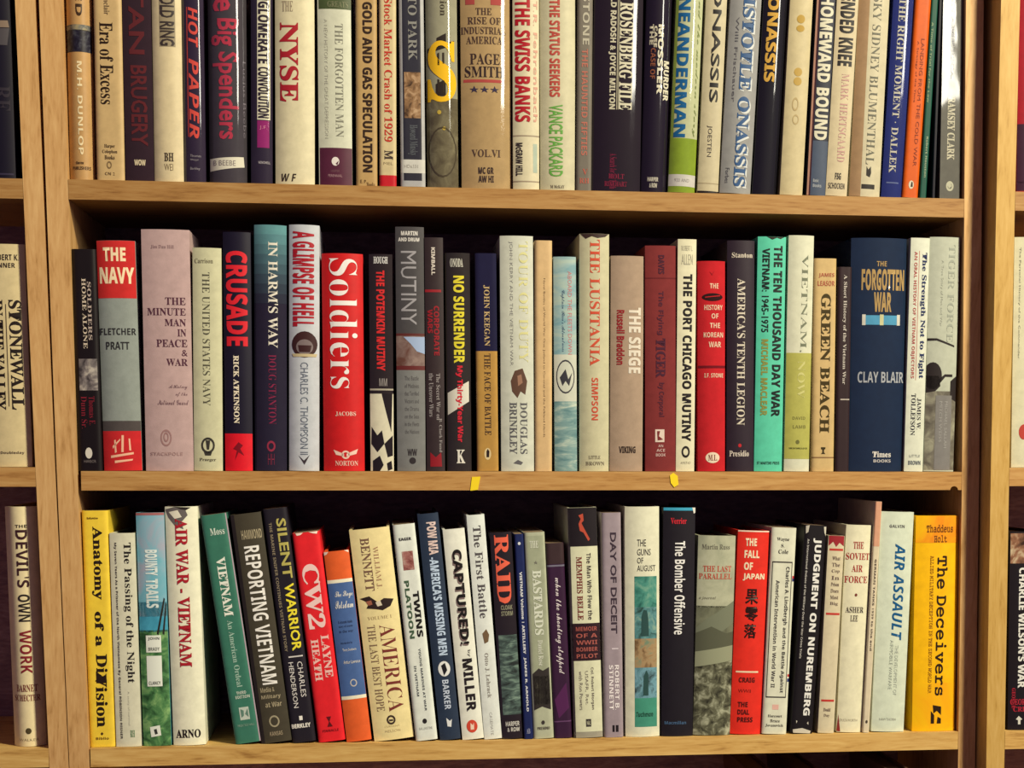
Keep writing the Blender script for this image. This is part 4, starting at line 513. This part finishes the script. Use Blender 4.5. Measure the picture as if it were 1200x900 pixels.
B('R3', 1181.5, 1222, 1184.5, 1225, 623, (30, 24, 32), .06, H, 'jacket', 'black book with white capitals and a face picture, at the lower right edge',
  ('Pb', picture(((60, 38, 32), (150, 104, 74), (216, 196, 150)), 60), 625, 660, .02, .9), ('Tv', "CHARLIE WILSON'S WAR", 'B', (228, 222, 196), 665, 806, .26, .46), ('Av', 'GEORGE', 'F', (170, 40, 54), 806, 830, .1, .2), ('Ah', 'GEORGE', 'F', (170, 40, 54), .06, .7, 819, 826), ('Ah', 'CRILE', 'F', (170, 40, 54), .14, .7, 828, 834), ('Mp', (214, 208, 180), [(.22, 843), (.3, 839), (.4, 843), (.35, 844), (.35, 849), (.28, 849), (.28, 844)]))


# ---- work out where each book stands
def y_spine(b): return ROWS[b['row']][1] + b['recess']
for i, b in enumerate(BOOKS):
    z, yc, grp, pl, pr = ROWS[b['row']]
    if b['recess'] is None: b['recess'] = .0030 + .0025 * random.random()
    Y = y_spine(b)
    d = ray(b['xlb'], 0)
    def at_z(x):                       # world X where column x of the photograph meets the shelf top in the spine plane
        lo, hi = -200, 1400
        for _ in range(40):
            mid = (lo + hi) / 2
            if on_plane(x, mid, Y).z > z: lo = mid
            else: hi = mid
        return on_plane(x, lo, Y).x, lo
    xl, yb = at_z(b['xlb']); xr, yb2 = at_z(b['xrb']); b['yb'] = (yb + yb2) / 2
    yref = 0 if b['row'] in ('1', 'L1', 'R1') else b['yt']
    t0, t1 = on_plane(b['xlt'], yref, Y), on_plane(b['xrt'], yref, Y)
    xc = (xl + xr) / 2; b['th'] = math.atan2((t0.x + t1.x) / 2 - xc, (t0.z + t1.z) / 2 - z)
    zt = on_plane((b['xlt'] + b['xrt']) / 2, b['yt'], Y).z
    b['w'] = ((xr - xl) + (t1.x - t0.x)) / 2 * math.cos(b['th']); b['xc'] = xc
    b['h'] = (zt - z) / math.cos(b['th']) - b['w'] / 2 * abs(math.sin(b['th']))
    b['z'] = z
def edge(b, side, dz): return b['xc'] + side * b['w'] / 2 / math.cos(b['th']) + dz * math.tan(b['th'])
for row in ROWS:
    rb = [b for b in BOOKS if b['row'] == row]
    for _ in range(3):
        for a, c in zip(rb, rb[1:]):
            hm = min(a['h'], c['h'])
            g = min(edge(c, -1, dz) - edge(a, 1, dz) for dz in (0, hm)) - .0004
            if g < 0:
                for q, s in ((a, -1), (c, 1)):
                    q['w'] += g / 2; q['xc'] += s * -g / 4
                if a['w'] < .006 or c['w'] < .006: print('THIN', a['label'], c['label'])
        for q, pts, s in ((rb[0], ROWS[row][3], -1), (rb[-1], ROWS[row][4], 1)) if rb else ():
            for dz in (0, q['h']):
                g = -s * (edge(q, s, dz) - interp(pts, q['z'] + dz)) - .0004
                if g < 0: q['w'] += g; q['xc'] += s * g / 2

def prof(b):
    """spine cross-section: how far the spine lies back from its crown at s = -1..1"""
    w = b['w']; blg = b['bulge'] * w; p = 2.2 if b['kind'] == H else 7
    if b['kind'] == P: blg = min(.0022, .09 * w + .0006)
    ck = b['cock'] * w / 2                                      # slants the spine so that it mirrors the window light
    return lambda s: blg * abs(s) ** p + ck * (s + 1)
BREAK = [-1, -.985, -.95, -.88, -.77, -.62, -.45, -.25, 0, .25, .45, .62, .77, .88, .95, .985, 1]

for b in BOOKS:                        # text placeholders first: one scene update converts them all
    b['tx'] = [text_obj(d[1], d[2]) if d[0][1] in 'vh' else None for d in b['decor']]
bpy.context.view_layer.update()
DG = bpy.context.evaluated_depsgraph_get()

def decor_bm(b, d, tx):
    """flat piece of print in (x, z) of the spine, before it is laid on the curved spine"""
    kind = d[0][1]; w, h = b['w'], b['h']
    X = lambda u: (u - .5) * w
    Zy = lambda y: h * (b['yb'] - y) / (b['yb'] - b['yt'])
    px = h / (b['yb'] - b['yt'])
    bm = bmesh.new(); mat = None
    if kind in 'vh':
        me = bpy.data.meshes.new_from_object(tx.evaluated_get(DG)); bm.from_mesh(me); bpy.data.meshes.remove(me)
        xs = [v.co.x for v in bm.verts]; ys = [v.co.y for v in bm.verts]
        if not xs: return bm, ink(d[3], b['gloss']), 3
        x0, x1, y0, y1 = min(xs), max(xs), min(ys), max(ys); sx, sy = max(1e-6, x1 - x0), max(1e-6, y1 - y0)
        for v in bm.verts:
            a, c = (v.co.x - x0) / sx, (v.co.y - y0) / sy
            if kind == 'v': v.co = (X(d[6] + (d[7] - d[6]) * c), 0, Zy(d[4] + (d[5] - d[4]) * a))
            else: v.co = (X(d[4] + (d[5] - d[4]) * a), 0, Zy(d[7] + (d[6] - d[7]) * c))
        mat, layer = ink(d[3], b['gloss']), 3
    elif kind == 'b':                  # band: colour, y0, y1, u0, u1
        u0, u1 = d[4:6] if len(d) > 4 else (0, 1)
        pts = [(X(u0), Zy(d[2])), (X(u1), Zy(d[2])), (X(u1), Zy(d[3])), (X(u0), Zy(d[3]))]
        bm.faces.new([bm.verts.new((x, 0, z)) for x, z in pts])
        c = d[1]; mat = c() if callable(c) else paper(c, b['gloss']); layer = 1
    elif kind in 'do':                 # disc / ring: colour, y, u, radius px (x), radius px (y), [inner share]
        n = 20; rx, ry = d[4] * px, d[5] * px; cx, cz = X(d[3]), Zy(d[2])
        out = [bm.verts.new((cx + rx * math.cos(t), 0, cz + ry * math.sin(t))) for t in [2 * math.pi * i / n for i in range(n)]]
        if kind == 'd': bm.faces.new(out)
        else:
            k = d[6]; inn = [bm.verts.new((cx + k * (v.co.x - cx), 0, cz + k * (v.co.z - cz))) for v in out]
            for i in range(n): bm.faces.new((out[i], out[(i + 1) % n], inn[(i + 1) % n], inn[i]))
        mat, layer = ink(d[1], b['gloss']), 2
    elif kind == 'p':                  # polygons: colour, [(u, y), ...] one or more
        for poly in d[2:]:
            bm.faces.new([bm.verts.new((X(u), 0, Zy(y))) for u, y in poly])
        c = d[1]; mat = c() if callable(c) else ink(c, b['gloss']); layer = 2
    if len(d[0]) > 2: layer += int(d[0][2])
    return bm, mat, layer

def kind_of_print(d): return d[0][1] == 'b'      # each band, sticker or photo panel is a piece of its own
def build(b):
    w, h, z = b['w'], b['h'], b['z']; th = b['th']
    hard = b['kind'] == H
    set_scale(b['xc'], 0, z + h / 2)
    D = b['depth'] or (min(.172, h * .66) if hard else min(.155, h * .62)) + .006 * (random.random() - .5)
    root = bpy.data.objects.new(b['kind'], None); COL.objects.link(root)
    root.location = (b['xc'], y_spine(b), z + w / 2 * abs(math.sin(th)) * math.cos(th) ** 0 + .0002)
    root.rotation_euler = (0, th, 0)
    # centre of the base: the pivot stays above the shelf by the lean
    root['label'] = b['label']; root['category'] = 'book'; root['group'] = ROWS[b['row']][2]
    f = prof(b); t = min(.0026 if hard else .0006, w * .16)
    out = [(-w / 2, D)] + [(s * w / 2, f(s)) for s in BREAK] + [(w / 2, D)]
    k = (w - 2 * t) / w
    inn = [(-w / 2 + t, D)] + [(s * w / 2 * k, f(s) + t) for s in BREAK] + [(w / 2 - t, D)]
    bm = bmesh.new(); V = {}
    for i in range(len(out)):
        for nme, (x, y) in (('o', out[i]), ('i', inn[i])):
            for j, zz in ((0, 0), (1, h)): V[nme, i, j] = bm.verts.new((x, y, zz))
    n = len(out)
    for i in range(n - 1):
        bm.faces.new((V['o', i, 0], V['o', i + 1, 0], V['o', i + 1, 1], V['o', i, 1]))
        bm.faces.new((V['i', i + 1, 0], V['i', i, 0], V['i', i, 1], V['i', i + 1, 1]))
        for j in (0, 1): bm.faces.new((V['o', i, j], V['i', i, j], V['i', i + 1, j], V['o', i + 1, j]))
    for i in (0, n - 1): bm.faces.new((V['o', i, 0], V['i', i, 0], V['i', i, 1], V['o', i, 1]))
    cover = bm_obj('cover', bm, paper(b['color'], b['gloss']), root)
    ov = .003 if hard else .0002
    yb = max(f(1), f(-1)) + t + .0015
    pb = box_bm(-w / 2 + t + .0001, w / 2 - t - .0001, yb, D - (.004 if hard else .0004), ov, h - ov)
    bm_obj('page_block', pb, pages(random.choice([(128, 104, 74), (112, 88, 64), (140, 116, 84)])), root)
    # print on the spine, gathered by what it is
    got = {}
    for d, tx in zip(b['decor'], b['tx']):
        bm, mat, layer = decor_bm(b, d, tx)
        for s in BREAK[1:-1]:
            g = list(bm.verts) + list(bm.edges) + list(bm.faces)
            if g: bmesh.ops.bisect_plane(bm, geom=g, plane_co=(s * w / 2, 0, 0), plane_no=(1, 0, 0), dist=1e-7)
        def facet(x):
            s = max(-1, min(1, 2 * x / w))
            for a, c in zip(BREAK, BREAK[1:]):
                if s <= c: break
            return f(a) + (f(c) - f(a)) * (s - a) / (c - a)
        vs, fs, ms, mats = got.setdefault((d[0][0], len(got) if kind_of_print(d) else -1), ([], [], [], []))
        if mat not in mats: mats.append(mat)
        bm.verts.index_update(); base = len(vs)
        lim = w / 2 * .998
        for v in bm.verts: v.co.x = max(-lim, min(lim, v.co.x))
        for v in bm.verts: vs.append((v.co.x, facet(v.co.x) - .00006 - .00007 * layer, min(max(v.co.z, .0001), h - .0001)))
        for fc in bm.faces:
            fc.normal_update()
            ids = [base + v.index for v in fc.verts]
            fs.append(ids); ms.append(mats.index(mat))
        bm.free()
    for key, (vs, fs, ms, mats) in got.items():
        if not fs: continue
        key = key[0]; me = bpy.data.meshes.new(PART[key]); me.from_pydata(vs, [], fs)
        bmx = bmesh.new(); bmx.from_mesh(me)
        for fc, mi in zip(bmx.faces, ms):
            fc.material_index = mi; fc.smooth = True; fc.normal_update()
            if fc.normal.y > 0: fc.normal_flip()
        bmx.to_mesh(me); bmx.free()
        link(PART[key], me, mats, cover)
for b in BOOKS: build(b)


for o in TEXTS:
    c = o.data; bpy.data.objects.remove(o); bpy.data.curves.remove(c)
